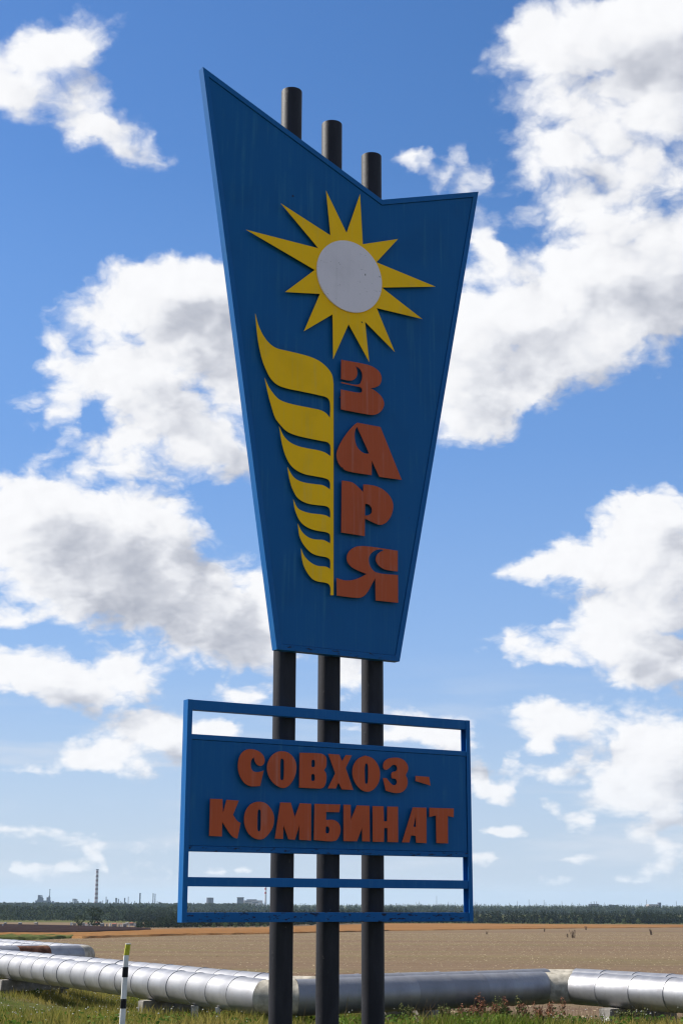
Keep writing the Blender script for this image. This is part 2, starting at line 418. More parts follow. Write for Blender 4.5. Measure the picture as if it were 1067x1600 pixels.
def on_ground(px, py, up=0.):
    """where the line of sight of a pixel meets the terrain"""
    d = pix_dir(px, py); o = Vector((0, 0, EYE)); t = 10.
    prev = t
    while t < 9000:
        p = o + d * t
        if p.z < tzf(p.x, p.y) + up:
            lo, hi = prev, t
            for _ in range(30):
                mid = (lo + hi) / 2; p = o + d * mid
                if p.z < tzf(p.x, p.y) + up: hi = mid
                else: lo = mid
            return p
        prev = t; t *= 1.01
    return o + d * 9000

def edge_y(x):
    """where the grassy verge ends and the bare field begins"""
    return np.interp(x, [-400, -30, -10, -2, 1, 3, 8, 30, 400], [62, 56, 51, 41.5, 36.5, 34.2, 33.5, 34, 36])

xs = np.concatenate([-np.geomspace(14000, 32, 26), np.arange(-30, 30.1, 1.0), np.geomspace(32, 14000, 26)])
ys = np.concatenate([[-3000, -600, -100, -30, 0, 10, 16], np.arange(20, 60, .8), np.geomspace(60, 900, 46), np.geomspace(940, 15000, 22)])
XG, YG = np.meshgrid(xs, ys); ZG = tz(XG, YG)

def grid_sheet(name, mask, dz, mat):
    idx = -np.ones(XG.shape, int); v = []; f = []
    for j in range(len(ys) - 1):
        for i in range(len(xs) - 1):
            if not mask(.5 * (xs[i] + xs[i + 1]), .5 * (ys[j] + ys[j + 1])): continue
            q = []
            for (jj, ii) in ((j, i), (j, i + 1), (j + 1, i + 1), (j + 1, i)):
                if idx[jj, ii] < 0:
                    idx[jj, ii] = len(v); v.append((XG[jj, ii], YG[jj, ii], ZG[jj, ii] + dz))
                q.append(int(idx[jj, ii]))
            f.append(q)
    return tag(obj(name, mesh(name, v, f, True), mat), kind='structure')

def ground_mat():
    m, nt, b, out = new_mat('grassy_ground'); T = NT(nt)
    n1 = T.noise(T.pos(), .55, 6, .65); n2 = T.noise(T.pos(), 6, 5, .6)
    c = T.mix(T.mr(n1, .35, .68), (.060, .080, .020), (.15, .125, .062))
    c = T.mix(T.math('MULTIPLY', T.mr(n2, .35, .7), .6), c, (.045, .050, .018))
    nt.links.new(c, b.inputs['Base Color']); b.inputs['Roughness'].default_value = 1.; b.inputs['Specular IOR Level'].default_value = 0.
    nt.links.new(T.bump(n2, .8, .05), b.inputs['Normal'])
    return m
def field_mat():
    m, nt, b, out = new_mat('bare_harrowed_soil'); T = NT(nt)
    big = T.noise(T.pos((.006, .03, 1)), 1.0, 5, .6)
    band = T.noise(T.pos((.012, .16, 1)), 1.0, 4, .55)
    mid = T.noise(T.pos((.35, .9, 1)), 1.0, 5, .65)
    fine = T.noise(T.pos((1, 1, 1)), 7, 5, .7)
    c = T.mix(T.mr(big, .35, .68), (0.155, 0.109, 0.078), (0.188, 0.142, 0.089))
    c = T.mix(T.math('MULTIPLY', T.mr(band, .45, .65), .55), c, (0.132, 0.087, 0.063))
    grn = T.noise(T.pos((.02, .07, 1)), 1.0, 4, .6)
    c = T.mix(T.math('MULTIPLY', T.mr(grn, .48, .68), .5), c, (.150, .138, .066))
    c = T.mix(T.math('MULTIPLY', T.mr(mid, .5, .72), .55), c, (0.198, 0.155, 0.086))
    rw = T.N.new('ShaderNodeTexWave'); rw.wave_type = 'BANDS'; rw.bands_direction = 'Y'; rw.inputs['Scale'].default_value = .10; rw.inputs['Distortion'].default_value = 3.5; rw.inputs['Detail'].default_value = 4; rw.inputs['Detail Scale'].default_value = .6
    nt.links.new(T.pos((.06, 1, 1)), rw.inputs['Vector'])
    c = T.mix(T.math('MULTIPLY', T.mr(rw.outputs['Fac'], .62, .95), .38), c, (.118, .080, .058))
    clod = T.noise(T.pos((1, 1.4, 1)), 1.7, 4, .7)
    c = T.mix(T.math('MULTIPLY', T.mr(clod, .56, .70), .5), c, (.10, .068, .05))
    c = T.mix(T.math('MULTIPLY', T.mr(fine, .56, .72), .7), c, (0.073, 0.050, 0.034))
    c = T.mix(T.mr(T.noise(T.pos((1, 1.6, 1)), 3.1, 3, .8), .66, .72), c, (0.330, 0.284, 0.191))
    nt.links.new(c, b.inputs['Base Color']); b.inputs['Roughness'].default_value = 1.; b.inputs['Specular IOR Level'].default_value = 0.
    nt.links.new(T.bump(T.math('ADD', fine, mid), .9, .08), b.inputs['Normal'])
    return m
GROUND = ground_mat()
ground = grid_sheet('ground', lambda x, y: True, 0., GROUND)
field = grid_sheet('field', lambda x, y: y > edge_y(x) and y < 880 and abs(x) < 2500, .02, field_mat())

# ------------------------------------------------------------------ the sign
SIGN_YAW = R(30.872); SIGN_Y = 20.0
sign = empty('roadside_sign', (0, SIGN_Y, 0), SIGN_YAW)
tag(sign, 'tall blue sign on three dark poles with yellow sun, wheat ear and red Cyrillic letters', 'sign')
SD = Vector((math.cos(SIGN_YAW), math.sin(SIGN_YAW), 0)); SN = Vector((-math.sin(SIGN_YAW), math.cos(SIGN_YAW), 0))
T_FR = .1275; POLE_R = .1488; POLE_Q = .2765; POLE_U = (-.6919, -.0186, .6585)

def on_sign(px, py, w=0.):
    """pixel -> (u, height) on the sign's plane, w metres behind its front"""
    d = pix_dir(px, py); o = Vector((0, 0, EYE)); p0 = Vector((0, SIGN_Y, 0)) + SN * w
    t = (p0 - o).dot(SN) / d.dot(SN); p = o + d * t
    return ((p - p0).dot(SD), p.z)

def curve(pts, step=5):
    """closed outline: points with a third entry are corners, the others are smooth"""
    n = len(pts); out = []
    P = [Vector(p[:2]) for p in pts]; C = [len(p) > 2 for p in pts]
    for i in range(n):
        j = (i + 1) % n
        if C[i] and C[j]: out.append(P[i]); continue
        p1, p2 = P[i], P[j]
        p0 = p1 if C[i] else P[i - 1]; p3 = p2 if C[j] else P[(j + 1) % n]
        # centripetal Catmull-Rom
        def kn(t, a, b): return t + max(1e-4, (b - a).length) ** .5
        if C[i]: p0 = p1 - (p2 - p1) * .3
        if C[j]: p3 = p2 + (p2 - p1) * .3
        t0 = 0; t1 = kn(t0, p0, p1); t2 = kn(t1, p1, p2); t3 = kn(t2, p2, p3)
        for k in range(step):
            t = t1 + (t2 - t1) * k / step
            a1 = p0 * ((t1 - t) / (t1 - t0)) + p1 * ((t - t0) / (t1 - t0))
            a2 = p1 * ((t2 - t) / (t2 - t1)) + p2 * ((t - t1) / (t2 - t1))
            a3 = p2 * ((t3 - t) / (t3 - t2)) + p3 * ((t - t2) / (t3 - t2))
            b1 = a1 * ((t2 - t) / (t2 - t0)) + a2 * ((t - t0) / (t2 - t0))
            b2 = a2 * ((t3 - t) / (t3 - t1)) + a3 * ((t - t1) / (t3 - t1))
            out.append(b1 * ((t2 - t) / (t2 - t1)) + b2 * ((t - t1) / (t2 - t1)))
    return out

def trace(pts, ox, oy, s, w, step=4):
    return [on_sign(ox + p[0] / s, oy + p[1] / s, w) for p in curve(pts, step)]

SHEET_W = .014                      # the sheets lie this far behind the frame's front
def raised(name, parent, mat, outer, holes, ox, oy, s, thick=.055, step=4, base=SHEET_W):
    w = base - thick
    o = trace(outer, ox, oy, s, w, step); h = [trace(q, ox, oy, s, w, step) for q in holes]
    me = prism(name, o, h, w, w + .008)
    # studs hold the plate off the sheet: set behind its widest triangles
    tri = sorted(((p.area, p.center.copy()) for p in me.polygons if p.normal.y < -.9), key=lambda q: -q[0])
    bm = bmesh.new(); bm.from_mesh(me); used = []
    for ar, q in tri:
        if all((q - z).length > .22 for z in used) and len(used) < 4:
            used.append(q); bmesh.ops.create_cube(bm, size=1, matrix=Matrix.Translation((q.x, (w + .004 + base + .002) / 2, q.z)) @ Matrix.Diagonal((.014, base + .002 - w - .004, .014, 1)))
    bm.to_mesh(me); bm.free()
    return obj(name, me, mat, parent)

# poles
for u, (px, py) in zip(POLE_U, ((456.3, 135.4), (519, 187), (581.3, 237.3))):
    c = Vector((0, SIGN_Y, 0)) + SD * u + SN * POLE_Q
    near = c.xy.length - POLE_R
    d = pix_dir(px, py); top = EYE + d.z / d.xy.length * near
    mb = MB(); n = 40; vs = []; fs = []
    rings = [(-.5, 1), (top - .012, 1), (top, .985), (top, .93), (top - .25, .93)]
    for z, k in rings:
        for i in range(n):
            a = 2 * math.pi * i / n; vs.append((u + POLE_R * k * math.cos(a), POLE_Q + POLE_R * k * math.sin(a), z))
    for r in range(len(rings) - 1):
        for i in range(n): fs.append((r * n + i, r * n + (i + 1) % n, (r + 1) * n + (i + 1) % n, (r + 1) * n + i))
    fs.append(tuple((len(rings) - 1) * n + i for i in range(n)))
    me = recalc(mesh('pole', vs, fs)); me.shade_smooth(); me.set_sharp_from_angle(angle=R(40))
    obj('pole', me, POLE, sign)

def inset(poly, d):
    n = len(poly); out = []
    P = [Vector(p) for p in poly]
    area = sum(P[i].x * P[(i + 1) % n].y - P[(i + 1) % n].x * P[i].y for i in range(n))
    sg = 1 if area > 0 else -1
    for i in range(n):
        a, b, c = P[i - 1], P[i], P[(i + 1) % n]
        d1 = (b - a).normalized(); d2 = (c - b).normalized()
        n1 = Vector((-d1.y, d1.x)) * sg; n2 = Vector((-d2.y, d2.x)) * sg
        m = (n1 + n2) / (1 + n1.dot(n2)); out.append(b + m * d)
    return out

# crest panel: folded frame round a flat sheet
corner_px = [(317.2, 104.2), (597.2, 312.0), (747.2, 299.4), (624.2, 1033.5), (432.8, 1014.5)]
crest = [Vector(on_sign(x, y)) for x, y in corner_px]
in1 = inset(crest, .075); in2 = inset(crest, .0805)
crest_panel = obj('crest_panel', prism('crest_panel', in2, [], SHEET_W, T_FR - .01), BLUE, sign)
for i in range(5):
    j = (i + 1) % 5
    obj('frame_bar', prism('frame_bar', [crest[i], crest[j], in1[j], in1[i]], [], 0, T_FR), BLUE_RUSTY if i == 3 else BLUE_FRAME, crest_panel)
obj('seam_backing', prism('seam_backing', inset(crest, .07), [], SHEET_W + .025, SHEET_W + .03), BLUE_FRAME, crest_panel)

S8 = 1067 / 120.
c = 1
LET_Z = [[(163,107,c),(505,172),(600,205),(690,275),(722,370),(690,460),(620,495),(568,500,c),(640,545),(720,620),(757,720),(730,800),(680,850),(610,873),(540,868),(157,797,c),(157,520,c),(405,565),(440,560),(453,525),(430,490),(390,480),(165,432,c),(163,415,c),(370,455),(420,440),(450,370),(452,300),(420,235),(360,197,c),(378,240),(385,300),(370,350),(330,387),(280,397),(160,375,c)]]
LET_A = [[(385,92,c),(705,152,c),(1000,887,c),(690,845,c),(585,620,c),(583,822,c),(260,768),(190,735),(130,665),(100,580),(98,520),(125,430),(190,310),(270,200),(340,125)],
         [(380,148,c),(550,522,c),(490,520),(430,485),(375,415),(350,320),(348,240),(360,185)]]
LET_R = [[(170,97,c),(240,105),(320,125),(390,180),(465,257,c),(470,150,c),(560,157),(660,180),(760,235),(840,320),(880,420),(875,520),(835,620),(770,690),(700,712),(640,695),(490,622,c),(487,868,c),(162,818,c)],
         [(492,418,c),(540,428),(580,470),(588,520),(570,560),(530,580),(490,583,c)]]
LET_YA = [[(945,183,c),(945,470,c),(860,460),(760,440),(690,395),(645,330),(640,290),(665,230),(710,195),(755,175,c),(700,163),(640,175),(580,215),(545,280),(550,360),(590,440),(650,485),(948,520,c),(950,905,c),(640,873,c),(635,565,c),(590,640),(540,735),(490,800),(440,830),(380,837),(100,805,c),(98,560,c),(160,582),(230,595),(320,588),(420,555),(515,505,c),(400,460),(310,410),(255,350),(238,290),(255,215),(310,155),(380,122),(450,117),(600,130)]]
for shape, oy in ((LET_Z, 550), (LET_A, 650), (LET_R, 740), (LET_YA, 840)):
    raised('letter', crest_panel, BRICK, shape[0], shape[1:], 515, oy, S8, .06)

STAR = [(446,27),(556,255),(628,47),(643,315),(832,287),(716,412),(1033,543),(745,548),(962,717),(717,658),(814,893),(655,732),(677,947),(567,745),(484,932),(481,692),(327,783),(413,582),(226,572),(385,453),(17,237),(405,337),(204,96),(470,268)]
raised('sun_rays', crest_panel, YELLOW, [(x, y, 1) for x, y in STAR], [], 380, 290, 1067 / 310., .055)
S3 = 1067 / 310.; WD = SHEET_W - .055 - .022
rim = [Vector(on_sign(380 + x / S3, 290 + y / S3, WD)) for x, y in ((400,440),(746,530),(540,296),(600,684),(450,345),(700,640),(455,610),(690,360))]
dc = sum(rim, Vector((0, 0))) / len(rim); dr = sum((p - dc).length for p in rim) / len(rim)
obj('sun_disc', prism('sun_disc', [(dc.x + dr * math.cos(2 * math.pi * i / 64), dc.y + dr * math.sin(2 * math.pi * i / 64)) for i in range(64)], [], WD, SHEET_W - .0535), WHITE_DISC, crest_panel)

WHEAT = [(399.2,489.8,c),(404.4,508.9),(413.6,527.2),(424.1,539),(433.3,544.3),(449,548.2),(468.7,552.8),(484.5,557.4),(498.9,564),(510.7,573.8),(518.6,585),(521.2,600,c),
 (521.2,930,c),(516.3,930,c),(516.3,917.7),(513.3,912.4),(508,910.3),(497.4,908.7),(488.9,905),(481.4,896.4),(475.1,884.8),(471.9,872),(470.5,857.1,c),
 (475.1,867.8),(482.5,876.3),(491,882.1),(497.4,884.2),(510.1,885.6),(516,889,c),(516.3,877.3),(514.4,873.1),(509.1,870.4),(497.4,868.3),(487.8,864.6),(479.3,857.1),(471.9,846.5),(467.8,835.9),(466.6,827.4),(465.5,818,c),
 (469.8,827.4),(476.1,835.3),(484.6,840.7),(493.1,842.8),(505.9,843.8),(516,849.2,c),(516.3,840.1),(514.9,834.3),(510.1,831.6),(497.4,829.5),(485.7,826.3),(475.1,820.5),(468.7,813.6),(463.4,802.9),(460.2,792.3),(458.6,780.1,c),
 (462.3,789.1),(466.6,795),(475.1,799.2),(485.7,801.9),(503.8,804),(510.1,805.6),(516,809.3,c),(516.3,800.8),(514.4,793.9),(509.1,790.7),(495.3,789.1),(482.5,787),(471.9,782.8),(464.4,776.9),(460.2,770),(456.1,761),(452,745.6),(449.4,729.6,c),
 (454,738.4),(459.2,745.6),(466.4,750.7),(477.7,754.3),(492.2,756.4),(505.6,758.5),(515.9,764.9,c),(515.9,754.8),(513.3,749.7),(507.6,747.1),(492.2,744),(476.7,740.9),(464.3,735.3),(456.1,728.6),(448.9,717.7),(443.2,702.3),(439.6,685.8),(436.5,666.2,c),
 (440.6,676),(445.8,684.2),(454,691.4),(466.4,697.1),(481.9,700.7),(498.4,703.8),(508.7,707.4),(516.4,713.1,c),(516.7,701.2),(515.9,695.1),(511.8,690.9),(502.5,688.9),(481.9,684.7),(461.2,679.6),(447.8,673.4),(438.6,664.1),(430.5,653.1),(424.4,634.8),(418.3,611.7),(414,590.4,c),
 (419.5,603.1),(426.8,614.1),(435.3,623.3),(445.1,628.1),(460.9,632.4),(485.3,637.3),(501.1,640.9),(509.7,645.8),(515.7,653.1,c),(516.1,633.6),(514.5,625.1),(510.3,620.8),(497.5,617.2),(473.1,611.9),(446.3,606.2),(432.9,600.7),(423.1,591),(417.1,580),(411,565.3),(404.4,537.7),(401.2,512.8)]
raised('wheat_ear', crest_panel, YELLOW, WHEAT, [], 0, 0, 1., .055)

# name board with open frame
u0, u1, v0, v1 = -2.196, 2.0618, -.2266 + EYE, 2.439 + EYE
def vh(py, px=296): return on_sign(px, py)[1]
rt = vh(1108.3); bt = vh(1146.2); bb = vh(1330); m1 = vh(1370.2); m0 = vh(1384.8); b1 = vh(1425.8)
UW = .066; PX = .005
name_board = obj('name_board', MB().box((u0 + UW + PX, SHEET_W, bb + .0705), (u1 - UW - PX, T_FR - .012, bt - .0705)).mesh(), BLUE, sign)
def bar(a, b, mat=BLUE_FRAME, nm='frame_bar'):
    me = MB().box(a, b).mesh(nm)
    bm = bmesh.new(); bm.from_mesh(me); bmesh.ops.bevel(bm, geom=bm.edges[:], offset=.004, segments=1, affect='EDGES'); bm.to_mesh(me); bm.free()
    return obj(nm, me, mat, name_board)
def channel(ua, ub, web):
    mb = MB(); k = .008
    mb.box((ua, 0, v0), (ub, k, v1)); mb.box((ua, T_FR - k, v0), (ub, T_FR, v1)); mb.box((web, k, v0), (web + k, T_FR - k, v1))
    obj('frame_bar', mb.mesh(), BLUE_FRAME, name_board)
channel(u0, u0 + UW, u0); channel(u1 - UW, u1, u1 - .008)
E2 = .002
for z0, z1, mt in ((rt, v1, BLUE_FRAME), (m0, m1, BLUE_FRAME), (v0, b1, BLUE_RUSTY)):
    bar((u0 + .009, .009, z0), (u1 - .009, T_FR - .009, z1), mt)
bar((u0 + .009, .009, bt - .065), (u1 - .009, T_FR - .009, bt)); bar((u0 + .009, .009, bb), (u1 - .009, T_FR - .009, bb + .065), BLUE_RUSTY)
obj('seam_backing', MB().box((u0 + UW, SHEET_W + .03, bb + .06), (u1 - UW, SHEET_W + .034, bt - .06)).mesh(), BLUE_FRAME, name_board)
for u in POLE_U:                        # clamps between the rails and the poles
    for z in (.5 * (rt + v1), .5 * (m0 + m1), .5 * (v0 + b1)):
        obj('mounting_plate', MB().box((u - .17, T_FR - .008, z - .05), (u + .17, T_FR + .012, z + .05)).mesh(), BLUE_FRAME, name_board)

O2 = [(550.5,1207.2),(552.2,1196),(559,1185.9),(568,1181.6),(572.9,1181.3),(581.9,1184.7),(589.2,1193.1),(593.3,1204.4),(593.1,1216.7),(588.6,1228),(580.7,1235.3),(572.9,1237),(565.7,1234.8),(557.8,1227.5),(552.2,1217.4)]
BOARD = [
 ((360,1160), [[(465,392,c),(415,605,c),(350,610),(280,608),(210,575),(150,500),(115,400),(107,310),(125,210),(175,130),(240,97),(310,95),(390,120),(450,170),(478,240),(465,300),(425,328),(380,315),(345,270),(328,205,c),(300,235),(285,290),(292,360),(320,400),(360,412),(420,405)]]),
 ((360,1160), [[(715,122),(800,140),(875,205),(915,300),(915,400),(880,510),(815,600),(740,635),(670,615),(590,555),(530,460),(510,360),(525,270),(575,185),(645,135)],
               [(718,222),(742,245),(746,300),(742,480),(735,515),(715,527),(698,510),(695,440),(697,260),(703,235)]]),
 ((460,1160), [[(75,143,c),(340,152),(400,165),(440,205),(447,270),(440,340),(410,385,c),(440,430),(445,500),(435,570),(410,620),(370,640),(320,640),(68,628,c)],
               [(240,255),(258,240),(280,250),(287,290),(280,335),(260,345),(240,335),(238,290)],[(238,450),(258,437),(280,450),(285,490),(278,530),(255,537),(235,525),(234,490)]]),
 ((460,1160), [[(470,158,c),(625,170,c),(662,262,c),(715,175,c),(797,182,c),(712,355,c),(818,660,c),(660,652,c),(612,555,c),(575,640,c),(465,638,c),(568,430,c)]]),
 ((565,1165), [[((x-565)*S8,(y-1165)*S8) for x,y in O2],[(65,245),(85,265),(90,330),(88,490),(80,525),(65,533),(50,520),(45,440),(47,270)]]),
 ((565,1165), [[(345,335),(315,330),(298,290),(310,230),(360,185),(430,168),(520,172),(590,205),(635,265),(645,330),(610,410,c),(635,470),(635,540),(610,600),(560,645),(490,660),(420,650),(335,625,c),(295,450,c),(345,452,c),(395,515),(430,545),(460,550),(485,530),(488,490),(465,460),(420,452),(415,380),(435,365),(475,355),(495,320),(480,280),(445,265),(415,280),(380,315)]]),
 ((565,1165), [[(748,420,c),(935,435,c),(955,555,c),(748,492,c)]]),
 ((320,1240), [[(78,72,c),(248,75,c),(255,270,c),(305,85,c),(475,98,c),(395,295,c),(430,350),(460,385),(500,408,c),(455,625,c),(400,605),(350,555),(300,480),(245,392,c),(240,595,c),(65,588,c)]]),
 ((320,1240), [[(755,112),(840,130),(910,195),(955,280),(965,370),(945,470),(890,560),(820,625),(760,637),(690,620),(610,555),(560,450),(548,350),(570,240),(630,155),(690,122)],
               [(760,218),(778,240),(780,300),(777,490),(768,518),(750,525),(735,505),(733,430),(738,250),(745,228)]]),
 ((425,1245), [[(x,y,c) for x,y in ((118,78),(262,82),(318,282),(390,88),(545,97),(543,607),(380,598),(382,395),(320,595),(230,590),(162,395),(155,585),(42,580))]]),
 ((425,1245), [[(592,97,c),(950,107,c),(935,215,c),(752,210,c),(752,320,c),(860,322),(920,360),(950,420),(948,500),(920,570),(880,612),(583,600,c)],[(750,420),(765,410),(790,425),(800,460),(790,500),(768,510),(748,495),(746,455)]]),
 ((525,1245), [[(x,y,c) for x,y in ((105,108),(203,112),(205,320),(290,118),(465,125),(470,622),(365,618),(362,430),(290,618),(105,615))]]),
 ((525,1245), [[(x,y,c) for x,y in ((508,128),(660,132),(665,340),(710,340),(712,135),(860,138),(862,632),(715,628),(714,435),(668,435),(665,627),(510,625))]]),
 ((610,1250), [[(x,y,c) for x,y in ((310,102),(498,107),(500,600),(357,592),(350,497),(285,492),(262,590),(160,587))],[(350,215,c),(353,375,c),(318,370,c)]]),
 ((610,1250), [[(x,y,c) for x,y in ((540,107),(878,118),(875,240),(795,222),(798,603),(638,598),(630,215),(540,235))]]),
]
for (ox, oy), shp in BOARD:
    raised('letter', name_board, BRICK, shp[0], shp[1:], ox, oy, S8, .06)

# ------------------------------------------------------------------ heating pipes
def clad_mat():
    m, nt, b, out = new_mat('weathered_aluminium_cladding'); T = NT(nt)
    rd = T.rand()
    n1 = T.noise(T.coord(scale=(1.2, 1.2, 1.2)), 1.5, 5, .6); n2 = T.noise(T.coord(scale=(14, 14, 4)), 1.0, 4, .6)
    c = T.mix(T.mr(n1, .3, .7), (.24, .24, .255), (.365, .365, .375))
    c = T.mix(T.math('MULTIPLY', T.mr(rd, .2, .9), .55), c, (.20, .205, .22))
    c = T.mix(T.math('MULTIPLY', T.mr(n2, .55, .75), .45), c, (.22, .21, .20))
    nt.links.new(c, b.inputs['Base Color']); b.inputs['Metallic'].default_value = .80
    nt.links.new(T.math('ADD', T.math('MULTIPLY_ADD', rd, .12, .42), T.math('MULTIPLY', n2, .12)), b.inputs['Roughness'])
    nt.links.new(T.bump(T.math('ADD', T.noise(T.coord(scale=(1, 1, 1)), 4.5, 2, .4), T.math('MULTIPLY', n2, .3)), .26, .014), b.inputs['Normal'])
    return m
CLAD = clad_mat()
ELBOW = plain_mat('grey_insulation_plaster', (.36, .33, .27), .95, .35, 5, 0, .4)
RUST = plain_mat('rusty_bare_steel', (.13, .055, .032), .9, .5, 6, 0, .4)
CONC = plain_mat('weathered_concrete', (.23, .215, .195), .95, .35, 4, 0, .6)
WHITEWASH = plain_mat('whitewashed_concrete', (.46, .44, .42), .95, .45, 9, 0, .6)
PIPE_R = .305; PIPE_Z = EYE - 1.58

front_line = [Vector(p) for p in ((13.4, 17.9), (4.32, 31.4), (-1.10, 27.4), (-12.16, 47.24), (-9.04, 49.5), (-19.5, 68.3))]
def offset_line(pl, d):
    out = []
    for i, p in enumerate(pl):
        a = (p - pl[i - 1]).normalized() if i else None; b = (pl[i + 1] - p).normalized() if i < len(pl) - 1 else None
        ns = [Vector((t.y, -t.x)) for t in (a, b) if t is not None]
        m = ns[0] if len(ns) == 1 else (ns[0] + ns[1]) / (1 + ns[0].dot(ns[1]))
        out.append(p + m * d)
    return out

def ring(cn, d, r, pn=None, n=28):
    """circle round direction d through centre cn, sheared onto the mitre plane with normal pn"""
    e1 = Vector((0, 0, 1)); e2 = d.cross(e1).normalized(); out = []
    for i in range(n):
        a = 2 * math.pi * i / n; q = (e1 * math.cos(a) + e2 * math.sin(a)) * r
        if pn is not None: q = q - d * (q.dot(pn) / d.dot(pn))
        out.append(cn + q)
    return out

def skin_rings(name, rings, parent, mat):
    n = len(rings[0]); org = sum(rings[0], Vector()) / n
    vs = [p - org for r in rings for p in r]; fs = []
    for k in range(len(rings) - 1):
        for i in range(n): fs.append((k * n + i, k * n + (i + 1) % n, (k + 1) * n + (i + 1) % n, (k + 1) * n + i))
    me = recalc(mesh(name, vs, fs)); me.shade_smooth(); me.set_sharp_from_angle(angle=R(35))
    return obj(name, me, mat, parent, org - parent.location)

def make_pipe(line, label, cut=.42, rust_seg=None):
    root = empty('heating_pipe', (line[2].x, line[2].y, PIPE_Z)); tag(root, label, 'pipe', 'heating pipes zigzagging past the field')
    P = [Vector((p.x, p.y, PIPE_Z)) for p in line]
    nseg = len(P) - 1
    D = [(P[i + 1] - P[i]).normalized() for i in range(nseg)]
    M = {}
    for i in range(1, nseg):           # elbow = one plastered piece between two mitre cuts
        a = P[i] - D[i - 1] * cut; b = P[i] + D[i] * cut; e = (b - a).normalized()
        pa = (D[i - 1] + e).normalized(); pb = (D[i] + e).normalized(); M[i] = (a, b, pa, pb)
        skin_rings('elbow', [ring(a, e, PIPE_R - .012, pa), ring(b, e, PIPE_R - .012, pb)], root, ELBOW)
    for i in range(nseg):
        s = M[i][1] if i in M else P[i]; t = M[i + 1][0] if i + 1 in M else P[i + 1]
        ps = M[i][3] if i in M else D[i]; pt = M[i + 1][2] if i + 1 in M else D[i]
        ln = (t - s).length; k = max(1, round(ln / .9))
        for q in range(k):
            a = s + (t - s) * (q / k); b = s + (t - s) * ((q + 1) / k)
            na = ps if q == 0 else D[i]; nb = pt if q == k - 1 else D[i]
            dr = random.uniform(-.003, .003); up = Vector((0, 0, random.uniform(-.004, .004)))
            r = PIPE_R + dr
            m1 = a + D[i] * .05; m0 = a + D[i] * .012
            rg = [ring(a + up, D[i], r - .012, na)]
            if q > 0: rg += [ring(a + D[i] * .003 + up, D[i], r + .009), ring(m1 + up, D[i], r + .006)]
            rg += [ring(a + D[i] * .07 + up, D[i], r, na if q == 0 else None), ring(b + up, D[i], r, nb)]
            isr = rust_seg is not None and rust_seg == (i, q)
            skin_rings('bare_band' if isr else 'cladding_sheet', rg, root, RUST if isr else CLAD)
    return root
rear_line = offset_line(front_line, 1.0)
make_pipe(front_line, 'silver clad heating pipe, the one nearer the sign with its plastered elbow beside the poles')
make_pipe(rear_line, 'silver clad heating pipe running behind the other, nearer the bare field', rust_seg=(3, 1))

# concrete supports lie across under both pipes
def pipe_support(i, dist, label, mat=None, halfw=.14, ext=(-.36, 1.40), bh=.27):
    a, b = front_line[i], front_line[i + 1]; d = (b - a).normalized(); nrm = Vector((d.y, -d.x))
    p = a + d * dist
    mid = p + nrm * .5; gz = min(tzf(p.x, p.y), tzf(mid.x, mid.y))
    root = empty('pipe_support', (p.x, p.y, gz), math.atan2(nrm.y, nrm.x)); tag(root, label, 'support', 'concrete supports under the pipes')
    top = PIPE_Z - PIPE_R - gz + .012
    def rough_box(a, b, k):
        me = MB().box(a, b).mesh(); bm = bmesh.new(); bm.from_mesh(me)
        bmesh.ops.bevel(bm, geom=bm.edges[:], offset=.02, segments=2, affect='EDGES')
        rr = random.Random(k)
        for v in bm.verts: v.co += Vector((rr.uniform(-.008, .008), rr.uniform(-.008, .008), rr.uniform(-.006, .006)))
        bm.to_mesh(me); bm.free(); return me
    obj('beam', rough_box((ext[0], -halfw, max(-.25, top - bh)), (ext[1], halfw, top), 1), mat or CONC, root)
    for x in (ext[0] + .24, ext[1] - .24):
        obj('footing', rough_box((x - .17, -halfw * .85, -.5), (x + .17, halfw * .85, max(-.24, top - bh + .012)), 2), mat or CONC, root)
    return root
def stake(px, py_top, dist, w, label):
    """a rough whitewashed concrete stake"""
    d = pix_dir(px, py_top); x = d.x / d.y * dist; zt = EYE + d.z / d.y * dist; g = tzf(x, dist)
    rr = random.Random(int(px)); vs = []; fs = []; nz = 6
    for k in range(nz):
        z = (g - .3) + (zt - g + .3) * k / (nz - 1); ww = w * (1 - .12 * k / nz)
        for sx_, sy_ in ((-1, -1), (1, -1), (1, 1), (-1, 1)):
            vs.append((sx_ * ww / 2 + rr.uniform(-.014, .014), sy_ * ww / 2 + rr.uniform(-.014, .014), z - g))
    for k in range(nz - 1):
        for i in range(4): fs.append((k * 4 + i, k * 4 + (i + 1) % 4, k * 4 + 4 + (i + 1) % 4, k * 4 + 4 + i))
    fs.append(tuple((nz - 1) * 4 + i for i in range(4)))
    return tag(obj('concrete_stake', recalc(mesh('concrete_stake', vs, fs)), WHITEWASH, None, (x, dist, g)), label, 'stake')
pipe_support(2, 5.2, 'concrete beam under the pipes beside the whitewashed stakes')
pipe_support(2, 14.5, 'low dark concrete beam under the far stretch of pipes')
scrawl_block = pipe_support(0, 14.6, 'concrete block with white scrawl on its end under the pipes', ext=(-.42, 1.3), halfw=.16, bh=.42)
pipe_support(1, 3.4, 'concrete block under the shaded stretch of pipe behind the poles', ext=(-.3, 1.3))
stake(305, 1571, 30.0, .15, 'thick whitewashed concrete stake under the sunlit pipe')
stake(341, 1574, 29.0, .10, 'thin crumbling whitewashed stake under the sunlit pipe beside a thicker one')
